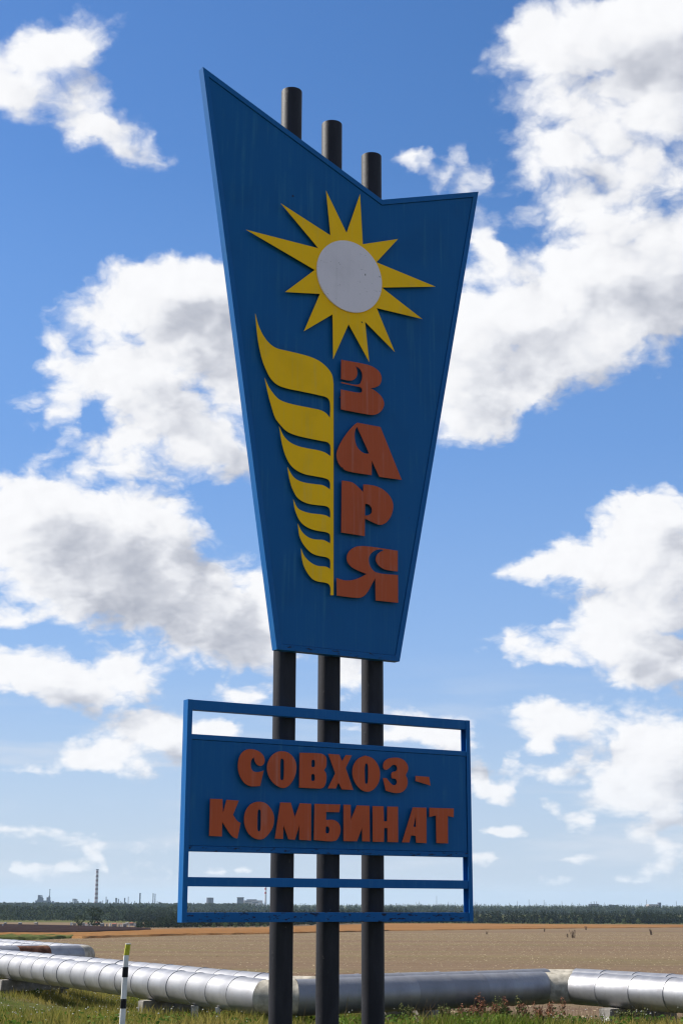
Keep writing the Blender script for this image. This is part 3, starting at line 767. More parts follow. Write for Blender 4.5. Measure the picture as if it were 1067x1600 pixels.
# white scrawl: painted strokes on the block's sunlit end
SCR = plain_mat('white_chalk_paint', (.72, .72, .70), .9, .2, 9)
for st in (((.0, .05), (-.05, .07), (-.06, .02), (.0, -.02), (-.01, -.07), (-.07, -.06)), ((.03, -.07), (.03, .06), (.06, .0), (.09, .06), (.09, -.07)), ((.12, -.08), (.12, .05), (.15, .04), (.15, .0), (.12, -.01))):
    mb = MB()
    for (a_, b_), (c_, d_) in zip(st, st[1:]):
        dd = Vector((c_ - a_, d_ - b_)).normalized() * .009; nn = Vector((-dd.y, dd.x))
        mb.add([(-.001, -(p.x), p.y) for p in (Vector((a_, b_)) - dd + nn, Vector((a_, b_)) - dd - nn, Vector((c_, d_)) + dd - nn, Vector((c_, d_)) + dd + nn)], [(0, 1, 2, 3)])
    obj('scrawl', mb.mesh(), SCR, scrawl_block, (-.42 - .010, .03, PIPE_Z - PIPE_R - scrawl_block.location.z - .20))

# ------------------------------------------------------------------ marker post
def post_mat(): return plain_mat('white_post_paint', (.62, .62, .62), .6, .12, 8)
WPOST = post_mat(); BPOST = plain_mat('black_band_paint', (.012, .012, .014), .5, .2, 8); YREF = plain_mat('yellow_green_reflector', (.42, .40, .03), .4, .3, 20)
pb = Vector((0, 0, EYE)) + pix_dir(190.5, 1606) * (22.6 / pix_dir(190.5, 1606).y)
mp = empty('marker_post', (pb.x, pb.y, tzf(pb.x, pb.y))); tag(mp, 'leaning white roadside marker post with black bands and yellow reflector', 'marker post')
def post_pt(px, py):
    d = pix_dir(px, py); t = pb.y / d.y; return Vector((0, 0, EYE)) + d * t - mp.location
knee = post_pt(197.0, 1497); topp = post_pt(200.6, 1474)
# cross section: a blunt wedge, its narrow side to the left
sec = [(-.040, .02), (-.026, -.028), (.042, -.028), (.042, .03), (-.02, .045)]
spine = [(Vector((-.004, 0, -.35)), 1.02), (post_pt(190.6, 1606), 1.0), (knee, .9), (topp, .86)]
def spine_at(py):
    pts = [(1640, spine[0][0]), (1606, spine[1][0]), (1497, spine[2][0]), (1474, spine[3][0])]
    for (ya, a), (yb, b) in zip(pts, pts[1:]):
        if yb <= py <= ya: return a.lerp(b, (ya - py) / (ya - yb))
    return pts[-1][1]
def post_piece(name, sts, mat, parent, grow=1.0):
    vs = []; fs = []; n = len(sec)
    for p, k in sts:
        for x, y in sec: vs.append((p.x + x * k * grow, p.y + y * k * grow, p.z))
    for r in range(len(sts) - 1):
        for i in range(n): fs.append((r * n + i, r * n + (i + 1) % n, (r + 1) * n + (i + 1) % n, (r + 1) * n + i))
    fs += [tuple(range(n)), tuple((len(sts) - 1) * n + i for i in range(n))]
    return obj(name, recalc(mesh(name, vs, fs)), mat, parent)
post_piece('post', spine, WPOST, mp)
for ya, yb in ((1527, 1511), (1576, 1561)):
    post_piece('black_band', [(spine_at(ya), .97), (spine_at(yb), .95)], BPOST, mp, 1.06)
post_piece('reflector', [(spine_at(1492.5), .90), (spine_at(1475.5), .865)], YREF, mp, 1.05)

# ------------------------------------------------------------------ vegetation
def leaf_mat(name, c0, c1, trans=.25, rough=.7):
    m, nt, b, out = new_mat(name); T = NT(nt)
    at = T.N.new('ShaderNodeAttribute'); at.attribute_name = 'tint'
    nt.links.new(T.mix(at.outputs['Fac'], c0, c1), b.inputs['Base Color'])
    b.inputs['Roughness'].default_value = rough; b.inputs['Specular IOR Level'].default_value = .08
    if trans:
        t = T.N.new('ShaderNodeBsdfTranslucent'); nt.links.new(T.mix(at.outputs['Fac'], c0, c1), t.inputs[0])
        ad = T.N.new('ShaderNodeMixShader'); ad.inputs[0].default_value = trans
        nt.links.new(b.outputs[0], ad.inputs[1]); nt.links.new(t.outputs[0], ad.inputs[2]); nt.links.new(ad.outputs[0], out.inputs['Surface'])
    return m

def np_mesh(name, V, F, tint=None):
    """V (n,3), F (m,k) numpy arrays, tint per face"""
    me = bpy.data.meshes.new(name); n, m, k = len(V), len(F), F.shape[1]
    me.vertices.add(n); me.vertices.foreach_set('co', V.astype(np.float32).ravel())
    me.loops.add(m * k); me.loops.foreach_set('vertex_index', F.astype(np.int32).ravel())
    me.polygons.add(m); me.polygons.foreach_set('loop_start', (np.arange(m) * k).astype(np.int32))
    me.update(calc_edges=True)
    if tint is not None:
        at = me.attributes.new('tint', 'FLOAT', 'FACE'); at.data.foreach_set('value', tint.astype(np.float32))
    return me

# grass
def vnoise(x, y, s, seed):
    r = np.random.default_rng(seed); t = r.random((64, 64)); x = x * s; y = y * s
    xi = np.floor(x).astype(int); yi = np.floor(y).astype(int); fx = x - xi; fy = y - yi
    fx = fx * fx * (3 - 2 * fx); fy = fy * fy * (3 - 2 * fy); g = lambda a, b: t[a % 64, b % 64]
    return (g(xi, yi) * (1 - fx) + g(xi + 1, yi) * fx) * (1 - fy) + (g(xi, yi + 1) * (1 - fx) + g(xi + 1, yi + 1) * fx) * fy

def blades(n, xr, yr, hmin, hmax, w, seed, keep=None):
    r = np.random.default_rng(seed)
    x = r.uniform(*xr, n); y = r.uniform(*yr, n)
    k = y < edge_y(x) + r.normal(0, .5, n)
    patch = vnoise(x, y, .45, seed + 1)
    bare = vnoise(x, y, .28, 501)
    k &= r.random(n) < np.clip(1.9 * patch + .05, 0, 1) * np.clip((.86 - bare) * 4.5, .06, 1)
    if keep is not None: k &= keep(x, y, r)
    x, y, patch = x[k], y[k], patch[k]; n = len(x)
    h = (hmin + (hmax - hmin) * r.random(n) ** 2.0) * (.35 + 1.15 * patch); ang = r.uniform(0, 2 * np.pi, n)
    lean = r.normal(0, .38, (n, 2)) * h[:, None]; wd = w * r.uniform(.6, 1.4, n)
    z = tz(x, y) - .01
    px, py = np.cos(ang) * wd / 2, np.sin(ang) * wd / 2
    V = np.empty((n, 3, 3)); V[:, 0] = np.stack([x - px, y - py, z], 1); V[:, 1] = np.stack([x + px, y + py, z], 1)
    V[:, 2] = np.stack([x + lean[:, 0], y + lean[:, 1], z + h], 1)
    F = np.arange(n * 3).reshape(n, 3)
    tint = np.clip((vnoise(x, y, .42, seed + 2) - .5) * 1.5 + (vnoise(x, y, 1.7, seed + 3) - .5) * .7 + .48 + r.normal(0, .20, n), 0, 1)
    return V.reshape(-1, 3), F, tint
GRASS = leaf_mat('grass_blade', (.080, .120, .012), (.27, .22, .06), .42)
V, F, t = blades(300000, (-17, 16), (23.5, 47), .05, .27, .020, 11)
tag(obj('grass', np_mesh('grass', V, F, t), GRASS), 'short sunlit verge grass growing beneath the pipes', 'grass', kind='stuff')
V, F, t = blades(26000, (-17, 16), (24, 46), .22, .58, .010, 23, lambda x, y, r: r.random(len(x)) < .10 + .8 * (x > 1.2))
DRYG = leaf_mat('dry_grass_stalk', (.11, .09, .035), (.22, .15, .07), .2)
tag(obj('dry_grass', np_mesh('dry_grass', V, F, t), DRYG), 'taller dry grass stalks standing in the verge', 'grass', kind='stuff')

# broad leaves of plantain, clover and the like, low in the grass
r = np.random.default_rng(41); n = 900; cx_ = r.uniform(-16, 15, n); cy_ = r.uniform(24, 44, n); k = (cy_ < edge_y(cx_)) & (vnoise(cx_, cy_, .6, 9) > .5); cx_, cy_ = cx_[k], cy_[k]
m_ = 26; lx = np.repeat(cx_, m_) + r.normal(0, .13, len(cx_) * m_); ly = np.repeat(cy_, m_) + r.normal(0, .13, len(cx_) * m_); lz = tz(lx, ly) + r.uniform(.03, .17, len(lx))
u = r.normal(size=(len(lx), 3)); u[:, 2] *= .5; u /= np.linalg.norm(u, axis=1, keepdims=True); v_ = np.cross(u, r.normal(size=u.shape)); v_ /= np.linalg.norm(v_, axis=1, keepdims=True)
ls = r.uniform(.015, .05, len(lx))[:, None]; c_ = np.stack([lx, ly, lz], 1)
V = np.stack([c_ - u * ls, c_ + v_ * ls * .6, c_ + u * ls, c_ - v_ * ls * .6], 1).reshape(-1, 3)
tag(obj('verge_weeds', np_mesh('verge_weeds', V, np.arange(len(V)).reshape(-1, 4), np.repeat(r.random(len(cx_)), m_)), leaf_mat('broad_leaf', (.045, .10, .012), (.13, .19, .03), .35)), 'low broad leaved weeds in the verge grass', 'weeds', kind='stuff')

# small white flower heads
def blob_cloud(name, pts, rad, seed, mat, label, cat):
    r = np.random.default_rng(seed); n = len(pts)
    o = np.array([[1, 0, 0], [-1, 0, 0], [0, 1, 0], [0, -1, 0], [0, 0, .6], [0, 0, -.6]])
    f = np.array([[0, 2, 4], [2, 1, 4], [1, 3, 4], [3, 0, 4], [2, 0, 5], [1, 2, 5], [3, 1, 5], [0, 3, 5]])
    V = pts[:, None, :] + o[None] * (rad * r.uniform(.6, 1.5, n))[:, None, None]
    F = f[None] + (np.arange(n) * 6)[:, None, None]
    return tag(obj(name, np_mesh(name, V.reshape(-1, 3), F.reshape(-1, 3), np.repeat(r.random(n), 8)), mat), label, cat, kind='stuff')
r = np.random.default_rng(5)
fx = np.concatenate([r.uniform(-12, -3.5, 1500), r.uniform(-3, 13, 700)]); fy = np.concatenate([r.uniform(26, 41, 1500), r.uniform(25.5, 32, 700)])
k = vnoise(fx, fy, .5, 77) > .52; fx, fy = fx[k], fy[k]
FLOWER = leaf_mat('white_flower', (.50, .50, .47), (.62, .62, .58), .1)
blob_cloud('flower_heads', np.stack([fx, fy, tz(fx, fy) + r.uniform(.10, .30, len(fx))], 1), .012, 6, FLOWER, 'small white wildflower heads scattered over the verge grass', 'flowers')

# straw and stubble litter on the near field
n = 60000; x = r.uniform(-70, 75, n); y = 34 + 330 * r.random(n) ** 1.9; k = (y > edge_y(x)) & (np.abs(x) < y * .30 + 4); x, y = x[k], y[k]; n = len(x)
a = r.uniform(0, np.pi, n); ln = r.uniform(.02, .065, n) * (1 + y / 200); wd = r.uniform(.010, .025, n) * (1 + y / 200); z = tz(x, y) + .03
ca, sa = np.cos(a), np.sin(a); hz = r.uniform(0, .03, n)
V = np.stack([np.stack([x - ca * ln, y - sa * ln, z], 1), np.stack([x + sa * wd, y - ca * wd, z + hz], 1), np.stack([x + ca * ln, y + sa * ln, z + hz], 1), np.stack([x - sa * wd, y + ca * wd, z + .01], 1)], 1)
STRAW = leaf_mat('straw', (.22, .17, .10), (.40, .33, .20), .1)
tag(obj('straw_litter', np_mesh('straw_litter', V.reshape(-1, 3), np.arange(n * 4).reshape(n, 4), r.random(n)), STRAW), 'pale straw litter strewn over the bare field', 'straw', kind='stuff')

# crown builder: leaf clumps through a crown's volume
def crown_cloud(centres, H, W, nleaf, kind, seed, leaf=.12):
    """trees at centres (n,3) with heights H and widths W; kind 0 conifer, 1 broadleaf"""
    r = np.random.default_rng(seed); n = len(centres)
    t = r.random((n, nleaf))
    if kind == 0:
        z = .12 + .88 * t ** 1.0; rad = (1.02 - z) ** .8 * .5
        rad = rad * (.75 + .5 * np.sin(z * 26 + r.uniform(0, 6, (n, 1))) ** 2)
    else:
        z = .10 + .90 * t; rad = .5 * np.sqrt(np.clip(1 - ((z - .55) / .48) ** 2, .02, 1)) * (.8 + .35 * np.sin(z * 9 + r.uniform(0, 6, (n, 1))))
    th = r.uniform(0, 2 * np.pi, (n, nleaf)); rr = rad * np.sqrt(r.uniform(.35, 1.0, (n, nleaf)))
    lob = 1 + .25 * np.sin(th * 3 + r.uniform(0, 6, (n, 1)) + z * 7)
    c = np.stack([np.cos(th) * rr * lob * W[:, None], np.sin(th) * rr * lob * W[:, None], z * H[:, None]], -1) + centres[:, None, :]
    s = leaf * H[:, None] * r.uniform(.6, 1.4, (n, nleaf)) * (1.0 if kind else (1.25 - z))
    u = r.normal(size=(n, nleaf, 3)); u /= np.linalg.norm(u, axis=-1, keepdims=True)
    v = np.cross(u, r.normal(size=(n, nleaf, 3))); v /= np.linalg.norm(v, axis=-1, keepdims=True)
    V = np.stack([c - u * s[..., None], c + v * s[..., None] * .7, c + u * s[..., None], c - v * s[..., None] * .7], 2).reshape(-1, 3)
    F = np.arange(len(V)).reshape(-1, 4)
    tint = np.clip(np.repeat(r.random(n), nleaf) * .7 + r.random(n * nleaf) * .3, 0, 1)
    return V, F, tint
PINE = leaf_mat('pine_foliage', (.009, .018, .010), (.026, .042, .016), .1, .8)
MIXED = leaf_mat('mixed_wood_foliage', (.013, .026, .014), (.048, .068, .027), .15, .8)
WILLOW = leaf_mat('willow_foliage', (.075, .11, .040), (.13, .16, .07), .2, .8)
TRUNK = plain_mat('bark', (.10, .07, .05), .9, .3, 4)

def wood(name, label, xa, xb, ya, yb, n, h, w, nleaf, kind, mat, seed, leaf, keep=None, hfun=None):
    r = np.random.default_rng(seed); x = r.uniform(xa, xb, n); y = ya + (yb - ya) * r.random(n)
    if keep is not None:
        k = keep(x, y); x, y = x[k], y[k]; n = len(x)
    H = h * r.uniform(.78, 1.08, n) * (.93 + .14 * vnoise(x, y, .02, seed + 5)); H = H * hfun(y) if hfun else H; W = w * r.uniform(.75, 1.25, n)
    V, F, t = crown_cloud(np.stack([x, y, tz(x, y) - .2], 1), H, W, nleaf, kind, seed + 1, leaf)
    return tag(obj(name, np_mesh(name, V, F, t), mat), label, 'forest', kind='stuff')
# image x of a point: 533 + 2390*x/y
pxx = lambda x, y: 533.5 + 2395 * x / y
wood('pine_wood', 'dark pine wood along the far edge of the field', -150, 330, 905, 945, 1700, 7.4, 3.6, 60, 0, PINE, 31, .085, lambda x, y: pxx(x, y) > 216 + 30 * np.sin(y))
wood('hill_wood', 'bluish distant wood on the far rise behind the pines', -560, 620, 2150, 2420, 4200, 13.8, 6.5, 26, 0, MIXED, 33, .12)
wood('valley_wood', 'mixed green wood in the valley behind the village', -420, -60, 1000, 1420, 2600, 10, 6.5, 55, 1, MIXED, 35, .10, lambda x, y: pxx(x, y) < 300, lambda y: .52 + .5 * (y - 1000) / 420)
wood('ridge_wood', 'hazy wood on the ridge below the refinery', -900, -150, 2480, 2800, 2200, 14, 8, 26, 1, MIXED, 37, .12)

# the same pines come nearer behind the crop strip's middle
def pine_spur():
    r = np.random.default_rng(71); n = 620; px = r.uniform(214, 640, n); P = []
    for q in px:
        yu = np.interp(q, [214, 290, 420, 610, 700], [1450.6, 1450.2, 1448.4, 1442.6, 1442.4]) - .25
        g = on_ground(float(q), float(yu)); k = 1 + r.uniform(0, 1) * 60 / g.y; P.append((g.x * k, g.y * k))
    P = np.array(P); H = 6.3 * r.uniform(.75, 1.1, n) * P[:, 1] / 680 * np.clip((px - 205) / 60, .62, 1); C = np.stack([P[:, 0], P[:, 1], tz(P[:, 0], P[:, 1]) - .2], 1)
    V, F, t = crown_cloud(C, H, H * .55, 80, 0, 72, .075)
    tag(obj('pine_spur', np_mesh('pine_spur', V, F, t), PINE), 'dark pines coming close behind the orange crop strip', 'forest', kind='stuff')
pine_spur()

def single_tree(px, base_py, h, w, kind, mat, label, cat, seed, dist=None, group=None, nleaf=800):
    if dist is None: p = on_ground(px, base_py)
    else:
        d = pix_dir(px, base_py); p = Vector((d.x / d.y * dist, dist, 0)); p.z = tzf(p.x, p.y)
    root = empty('bush' if cat == 'bush' else 'tree', (p.x, p.y, tzf(p.x, p.y)))
    tag(root, label, cat, group)
    V, F, t = crown_cloud(np.zeros((1, 3)), np.array([h]), np.array([w]), nleaf, kind, seed, .04)
    obj('crown', np_mesh('crown', V, F, t), mat, root)
    obj('trunk', MB().tube((0, 0, -.3), (0, 0, h * .6), h * .022, h * .01, 8).mesh(), TRUNK, root)
    return root
single_tree(149, 1449, 6.5, 6.0, 1, MIXED, 'round dark tree beside the village houses', 'tree', 51)
single_tree(125, 1448, 4.2, 4.5, 1, MIXED, 'small dark tree at the edge of the ploughed field', 'tree', 52)
for q, (px, hh) in enumerate(((313, 2.4), (334, 4.2), (352, 4.6), (368, 4.4), (386, 4.8), (402, 4.0), (414, 3.6), (844, 3.2), (861, 3.0), (893, 2.6), (906, 3.6), (925, 2.8), (958, 2.6), (974, 3.0), (997, 3.2), (742, 3.4))):
    single_tree(px, 1450.2 if px < 500 else 1447, hh * .42 if px < 500 else hh, hh * .95 * (.5 if px < 500 else 1), 1, WILLOW, 'pale green bush at the foot of the dark pine wood', 'bush', 60 + q, None if px < 500 else 893, 'pale bushes along the pine wood', 450)
for q, (px, hh) in enumerate(((742, 18), (745, 17), (778, 16.5), (838, 17), (853, 17.5), (894, 18), (905, 17), (945, 17.5), (1003, 16.5), (655, 18), (650, 17), (711, 17))):
    single_tree(px, 1440, hh, 7, 0, MIXED, 'tall conifer rising above the bluish distant wood', 'tree', 90 + q, 2150, 'conifers on the skyline', 160)

# ------------------------------------------------------------------ crop strip, ploughed field
def strip(name, upper, lower, mat, up, label=None, cat=None, kind='structure', nx=60, ny=14, rough=0.):
    xs_ = np.linspace(upper[0][0], upper[-1][0], nx); vs = []; fs = []
    for x in xs_:
        yu = np.interp(x, [p[0] for p in upper], [p[1] for p in upper]); yl = np.interp(x, [p[0] for p in lower], [p[1] for p in lower])
        a = on_ground(x, yl, up); b = on_ground(x, yu, up)
        for j in range(ny):
            f_ = j / (ny - 1); p = a.lerp(b, f_); z = tzf(p.x, p.y) + up + (rough * random.uniform(-1, 1))
            vs.append((p.x, p.y, z))
        vs.append((b.x, b.y + .5, tzf(b.x, b.y) - .1)); a2 = a + (a - b).normalized() * (2.5 + random.uniform(-.6, .6)); vs.append((a2.x, a2.y, tzf(a2.x, a2.y) - .1))
    m_ = ny + 2
    for i in range(nx - 1):
        for j in range(ny - 1): fs.append((i * m_ + j, i * m_ + j + 1, (i + 1) * m_ + j + 1, (i + 1) * m_ + j))
        fs.append((i * m_ + ny - 1, i * m_ + ny, (i + 1) * m_ + ny, (i + 1) * m_ + ny - 1))
        fs.append((i * m_ + ny + 1, i * m_, (i + 1) * m_, (i + 1) * m_ + ny + 1))
    return tag(obj(name, recalc(mesh(name, vs, fs)), mat), label, cat, kind=kind)
def crop_mat():
    m, nt, b, out = new_mat('ripe_orange_crop'); T = NT(nt)
    n1 = T.noise(T.pos((.02, .08, 1)), 1, 5, .6); n2 = T.noise(T.pos((.8, .8, 1)), 1, 5, .7)
    c = T.mix(T.mr(n1, .35, .65), (.19, .088, .034), (.24, .135, .058)); c = T.mix(T.math('MULTIPLY', T.mr(n2, .45, .7), .5), c, (.13, .06, .022))
    nt.links.new(c, b.inputs['Base Color']); b.inputs['Roughness'].default_value = 1.; b.inputs['Specular IOR Level'].default_value = 0.
    nt.links.new(T.bump(n2, 1, .3), b.inputs['Normal']); return m
UP = [(-500,1452),(0,1454.6),(120,1454.7),(290,1450.5),(420,1448.7),(610,1442.6),(720,1442.9),(890,1444),(1067,1444.8),(1500,1447)]
LO = [(-500,1462),(0,1461.0),(130,1462.7),(290,1458.7),(420,1457),(610,1453),(740,1451.5),(900,1449.3),(1067,1448),(1500,1449)]
strip('crop', UP, LO, crop_mat(), .32, 'strip of ripe orange crop across the far side of the field', 'crop', 'stuff', 160, 16, .05)
strip('weedy_margin', [(-300,1459.5),(0,1459.5),(60,1459.5),(115,1461)], [(-300,1466),(0,1465),(60,1464),(115,1462)], plain_mat('weedy_margin_green', (.075, .085, .03), .95, .4, .3), .35, 'dark green weedy margin below the orange crop strip', 'weeds', 'stuff', 40, 8, .1)
plough = plain_mat('ploughed_earth', (.030, .020, .020), .95, .3, .15)
strip('ploughed_field', [(-400,1443.5),(0,1443.5),(105,1445.5),(200,1448.2),(236,1450.2)], [(-400,1456),(0,1455.2),(120,1455),(200,1453),(236,1451.5)], plough, .5, nx=50, ny=10)

# dry weeds standing in the field
def field_weed(px, py, h, seed, label):
    p = on_ground(px, py); rr = random.Random(seed); mb = MB()
    for _ in range(22):
        a = rr.uniform(0, 6.28); l = rr.uniform(.25, 1) * h; t = rr.uniform(.1, .45)
        q0 = Vector((rr.uniform(-.2, .2) * h, rr.uniform(-.2, .2) * h, 0)); q1 = q0 + Vector((math.cos(a) * l * t, math.sin(a) * l * t, l))
        mb.tube(q0, q1, .008 * h, .022 * h, 5)
    o = obj('field_weed', mb.mesh(), plain_mat('dead_weed_brown', (.05, .03, .022), .9), None, p)
    return tag(o, label, 'weed', 'dark weeds left standing in the field')
for q, (px, py, h, lb) in enumerate(((895, 1466, 1.25, 'upright dark weed stalk left standing in the bare field'), (886, 1465, .7, 'low dark weed tuft beside the upright stalk in the field'),
        (850, 1456, 1.1, 'dark weed clump with a pale trail near the orange crop strip'), (760, 1460, .7, 'tiny lone weed in the bare field'), (915, 1453, 1.3, 'flat brown weed patch close to the orange crop strip'), (1017, 1461, 1.3, 'thin dry stalk in the field before the far grey building'))):
    field_weed(px, py, h, 200 + q, lb)

# tall weeds in the verge
SEED = plain_mat('reddish_seed_heads', (.20, .085, .05), .9, .4, 10); STEM = plain_mat('weed_stem_green', (.10, .11, .035), .85, .3, 8); GREENW = plain_mat('green_weed_leaf', (.085, .12, .03), .8, .3, 8)
def tall_weed(px, top_py, dist, seed, red, label):
    rr = random.Random(seed); d = pix_dir(px, top_py); x = d.x / d.y * dist; zt = EYE + d.z / d.y * dist; g = tzf(x, dist); h = max(.25, zt - g)
    root = empty('tall_weed', (x, dist, g)); tag(root, label, 'weed', 'tall weeds along the verge')
    st = MB(); sd = MB(); lf = MB(); lean = Vector((rr.uniform(-.16, .16), rr.uniform(-.1, .1), 1)) * h
    def blobs(mb, p, n, sp, s):
        for _ in range(n):
            q = p + Vector((rr.gauss(0, sp), rr.gauss(0, sp), rr.gauss(0, sp * 1.2))); u = Vector((rr.gauss(0, 1), rr.gauss(0, 1), rr.gauss(0, 1))).normalized() * s; v = u.orthogonal().normalized() * s * .8; w = u.cross(v).normalized() * s * .5
            mb.add([q - u, q + v, q + u, q - v, q + w], [(0, 1, 4), (1, 2, 4), (2, 3, 4), (3, 0, 4), (3, 2, 1, 0)])
    for b in range(rr.randint(2, 4)):
        tip = lean * rr.uniform(.8, 1.0) + Vector((rr.gauss(0, .07), rr.gauss(0, .05), 0)) if b else lean
        st.tube((rr.gauss(0, .01), 0, -.02), tip, .006, .003, 5)
        for kk in range(10):
            f_ = .45 + .55 * kk / 9; blobs(sd, tip * f_, 5, .022 + .02 * (1 - f_), .016)
        for kk in range(5):
            f_ = .08 + .1 * kk; blobs(lf, tip * f_, 4, .05, .03)
    obj('stem', st.mesh(), STEM, root); tag(obj('seed_heads', sd.mesh(), SEED if red else STEM, root), kind='stuff'); tag(obj('leaves', lf.mesh(), GREENW, root), kind='stuff')
W = [(747,1554,29.5,1),(757,1562,29.2,1),(768,1568,29.0,1),(779,1560,29.6,0),(793,1559,29.4,1),(786,1566,29.1,0),(811,1561,29.3,0),(735,1573,28.6,1),(823,1570,29.0,1),(838,1569,29.2,1),(857,1567,29.6,1),(874,1560,29.8,1),(626,1571,28.2,0),(641,1583,27.8,0),(702,1578,28.5,0),(719,1580,28.4,1),(745,1579,28,1),(690,1584,28,0),(861,1583,28.6,1),(846,1580,28.8,1),(968,1588,27.5,0),(984,1586,27.6,0),(1003,1585,27.5,0)]
for q, (px, py, ds, red) in enumerate(W):
    tall_weed(px, py, ds, 300 + q, red, ('tall weed with reddish brown seed heads in the verge before the shaded pipe' if red else 'tall green flowering weed in the verge grass before the pipes'))

# ------------------------------------------------------------------ far things
def at_px(px, dist):
    d = pix_dir(px, 1413); return d.x / d.y * dist
def z_px(px, py, dist):
    d = pix_dir(px, py); return EYE + d.z / d.y * dist
HAZY = lambda n, cc, rough=.8: plain_mat(n, cc, rough, .12, .05)
GREY = HAZY('works_grey_cladding', (.085, .085, .10)); DARKS = HAZY('works_dark_steel', (.03, .03, .04)); LIGHT = HAZY('works_pale_panel', (.50, .50, .52)); PINKISH = HAZY('works_buff_panel', (.46, .40, .38))
def striped_mat(name, z0, z1, n, a, b, lowest=None):
    m, nt, bs, out = new_mat(name); T = NT(nt)
    sp = T.N.new('ShaderNodeSeparateXYZ'); nt.links.new(T.coord(), sp.inputs[0])
    f = T.math('MULTIPLY', T.math('SUBTRACT', sp.outputs[2], z0), n / (z1 - z0)); par = T.math('GREATER_THAN', T.math('MODULO', f, 2.0), 1.0)
    cc = T.mix(par, a, b)
    if lowest is not None: cc = T.mix(T.math('LESS_THAN', sp.outputs[2], z0), cc, lowest)
    nt.links.new(cc, bs.inputs['Base Color']); bs.inputs['Roughness'].default_value = .85; return m

def chimney(px, top_py, w_px, dist, label, mat, group=None, taper=.65, lamp=True, name='chimney', cat='chimney'):
    x = at_px(px, dist); g = tzf(x, dist) - .5; h = z_px(px, top_py, dist) - g; r0 = (max(1.25, w_px * 1.25) if w_px < 3 else w_px) * dist / 2390 / 2
    root = empty(name, (x, dist, g)); tag(root, label, cat, group)
    n = 14; vs = []; fs = []; rg = [(0, 1.0), (.3, .88), (.65, .76), (1.0, taper)]
    for t, k in rg:
        for i in range(n): a = 2 * math.pi * i / n; vs.append((r0 * k * math.cos(a), r0 * k * math.sin(a), h * t))
    for rr in range(len(rg) - 1):
        for i in range(n): fs.append((rr * n + i, rr * n + (i + 1) % n, (rr + 1) * n + (i + 1) % n, (rr + 1) * n + i))
    fs.append(tuple(3 * n + i for i in range(n)))
    me = recalc(mesh('shaft', vs, fs)); me.shade_smooth(); me.set_sharp_from_angle(angle=R(40)); obj('shaft', me, mat, root)
    mb = MB(); mb.tube((0, 0, h * .985), (0, 0, h * .997), r0 * taper * 1.25, None, n); mb.tube((0, 0, h * .80), (0, 0, h * .808), r0 * .72 * 1.25, None, n)
    obj('gallery', mb.mesh(), DARKS, root)
    return root
DR = 4600.
RW = striped_mat('red_white_stripes', 14, 120, 17, (.14, .045, .04), (.34, .31, .30), (.20, .17, .16))
chimney(150.5, 1358, 5.6, DR, 'tallest chimney of the refinery, banded red and white', RW)
RW2 = striped_mat('red_white_stripes_upper', 40, 76, 7, (.42, .06, .05), (.66, .64, .63), (.64, .62, .62))
chimney(414.8, 1375, 4.0, 4100., 'white chimney with red bands near its top beside the power station', RW2, taper=.8)
for px, py, w, k in ((109.7,1408,.9,0),(129,1408,1.6,0),(131.5,1411,1.2,0),(139.2,1404.5,1.1,0),(166,1401,1.2,0),(168.2,1405.6,2.0,0),(181.8,1403,2.6,0),(185.3,1404.5,1.6,0),(178,1410,1.8,0),(195,1403,1.9,0),(200.6,1401,.9,0),(239.3,1396,1.5,0),(242.4,1396.5,1.4,0),(25,1409,.8,0),(31,1412,.8,0),(47,1411,.9,0),(104,1410.5,.8,0),(134,1409,.8,0),(144,1410,1.2,0),(161,1407,.8,0),(172.5,1409,1.0,0),(188.5,1408,.9,0),(191,1410,1.9,0),(206,1409.5,.8,0),(211,1407.5,.7,0),(226,1410,.9,0),(232.5,1409,.7,0),(246,1408.5,.8,0),(257,1410.5,.8,0)):
    wide = w >= 1.8
    chimney(px, py, w, DR + random.uniform(-300, 300), 'squat dark column among the refinery stacks' if wide else 'tall slender stack, one of a close pair at the edge of the refinery' if py < 1397 else 'very thin stack as tall as a column beside it in the refinery' if py < 1402 else 'short slender grey stack rising from the refinery beyond the wood', DARKS if wide else GREY, 'refinery columns' if wide else 'slender refinery stacks', .85 if wide else .8, name='refinery_column' if wide else 'stack', cat='column' if wide else 'stack')

chimney(218.8, 1395.3, 2.1, DR, 'tall dark single stack standing apart between the columns and the pair of stacks', DARKS, None, .8, name='stack', cat='stack')

def blocks(name, label, cat, dist, px0, rects, group=None):
    """a building of several volumes; rects = (px left, px right, py top, py bottom, depth m, material, part name[, py top right])"""
    x0 = at_px(px0, dist); g = tzf(x0, dist) - .5; root = empty(name, (x0, dist, g)); tag(root, label, cat, group)
    for rc in rects:
        a, b, t, bt_, dp, mt, nm = rc[:7]
        xa, xb = at_px(a, dist) - x0, at_px(b, dist) - x0; za = z_px(a, t, dist) - g; zb = (z_px(b, rc[7], dist) - g) if len(rc) > 7 else za
        z0 = 0 if bt_ is None else z_px(a, bt_, dist) - g
        vs = [(xa,-dp/2,z0),(xb,-dp/2,z0),(xb,-dp/2,zb),(xa,-dp/2,za),(xa,dp/2,z0),(xb,dp/2,z0),(xb,dp/2,zb),(xa,dp/2,za)]
        obj(nm, recalc(mesh(nm, vs, [(0,1,2,3),(5,4,7,6),(0,3,7,4),(1,5,6,2),(3,2,6,7),(0,4,5,1)])), mt, root)
    return root
BL = HAZY('works_blue_grey', (.055, .065, .095))
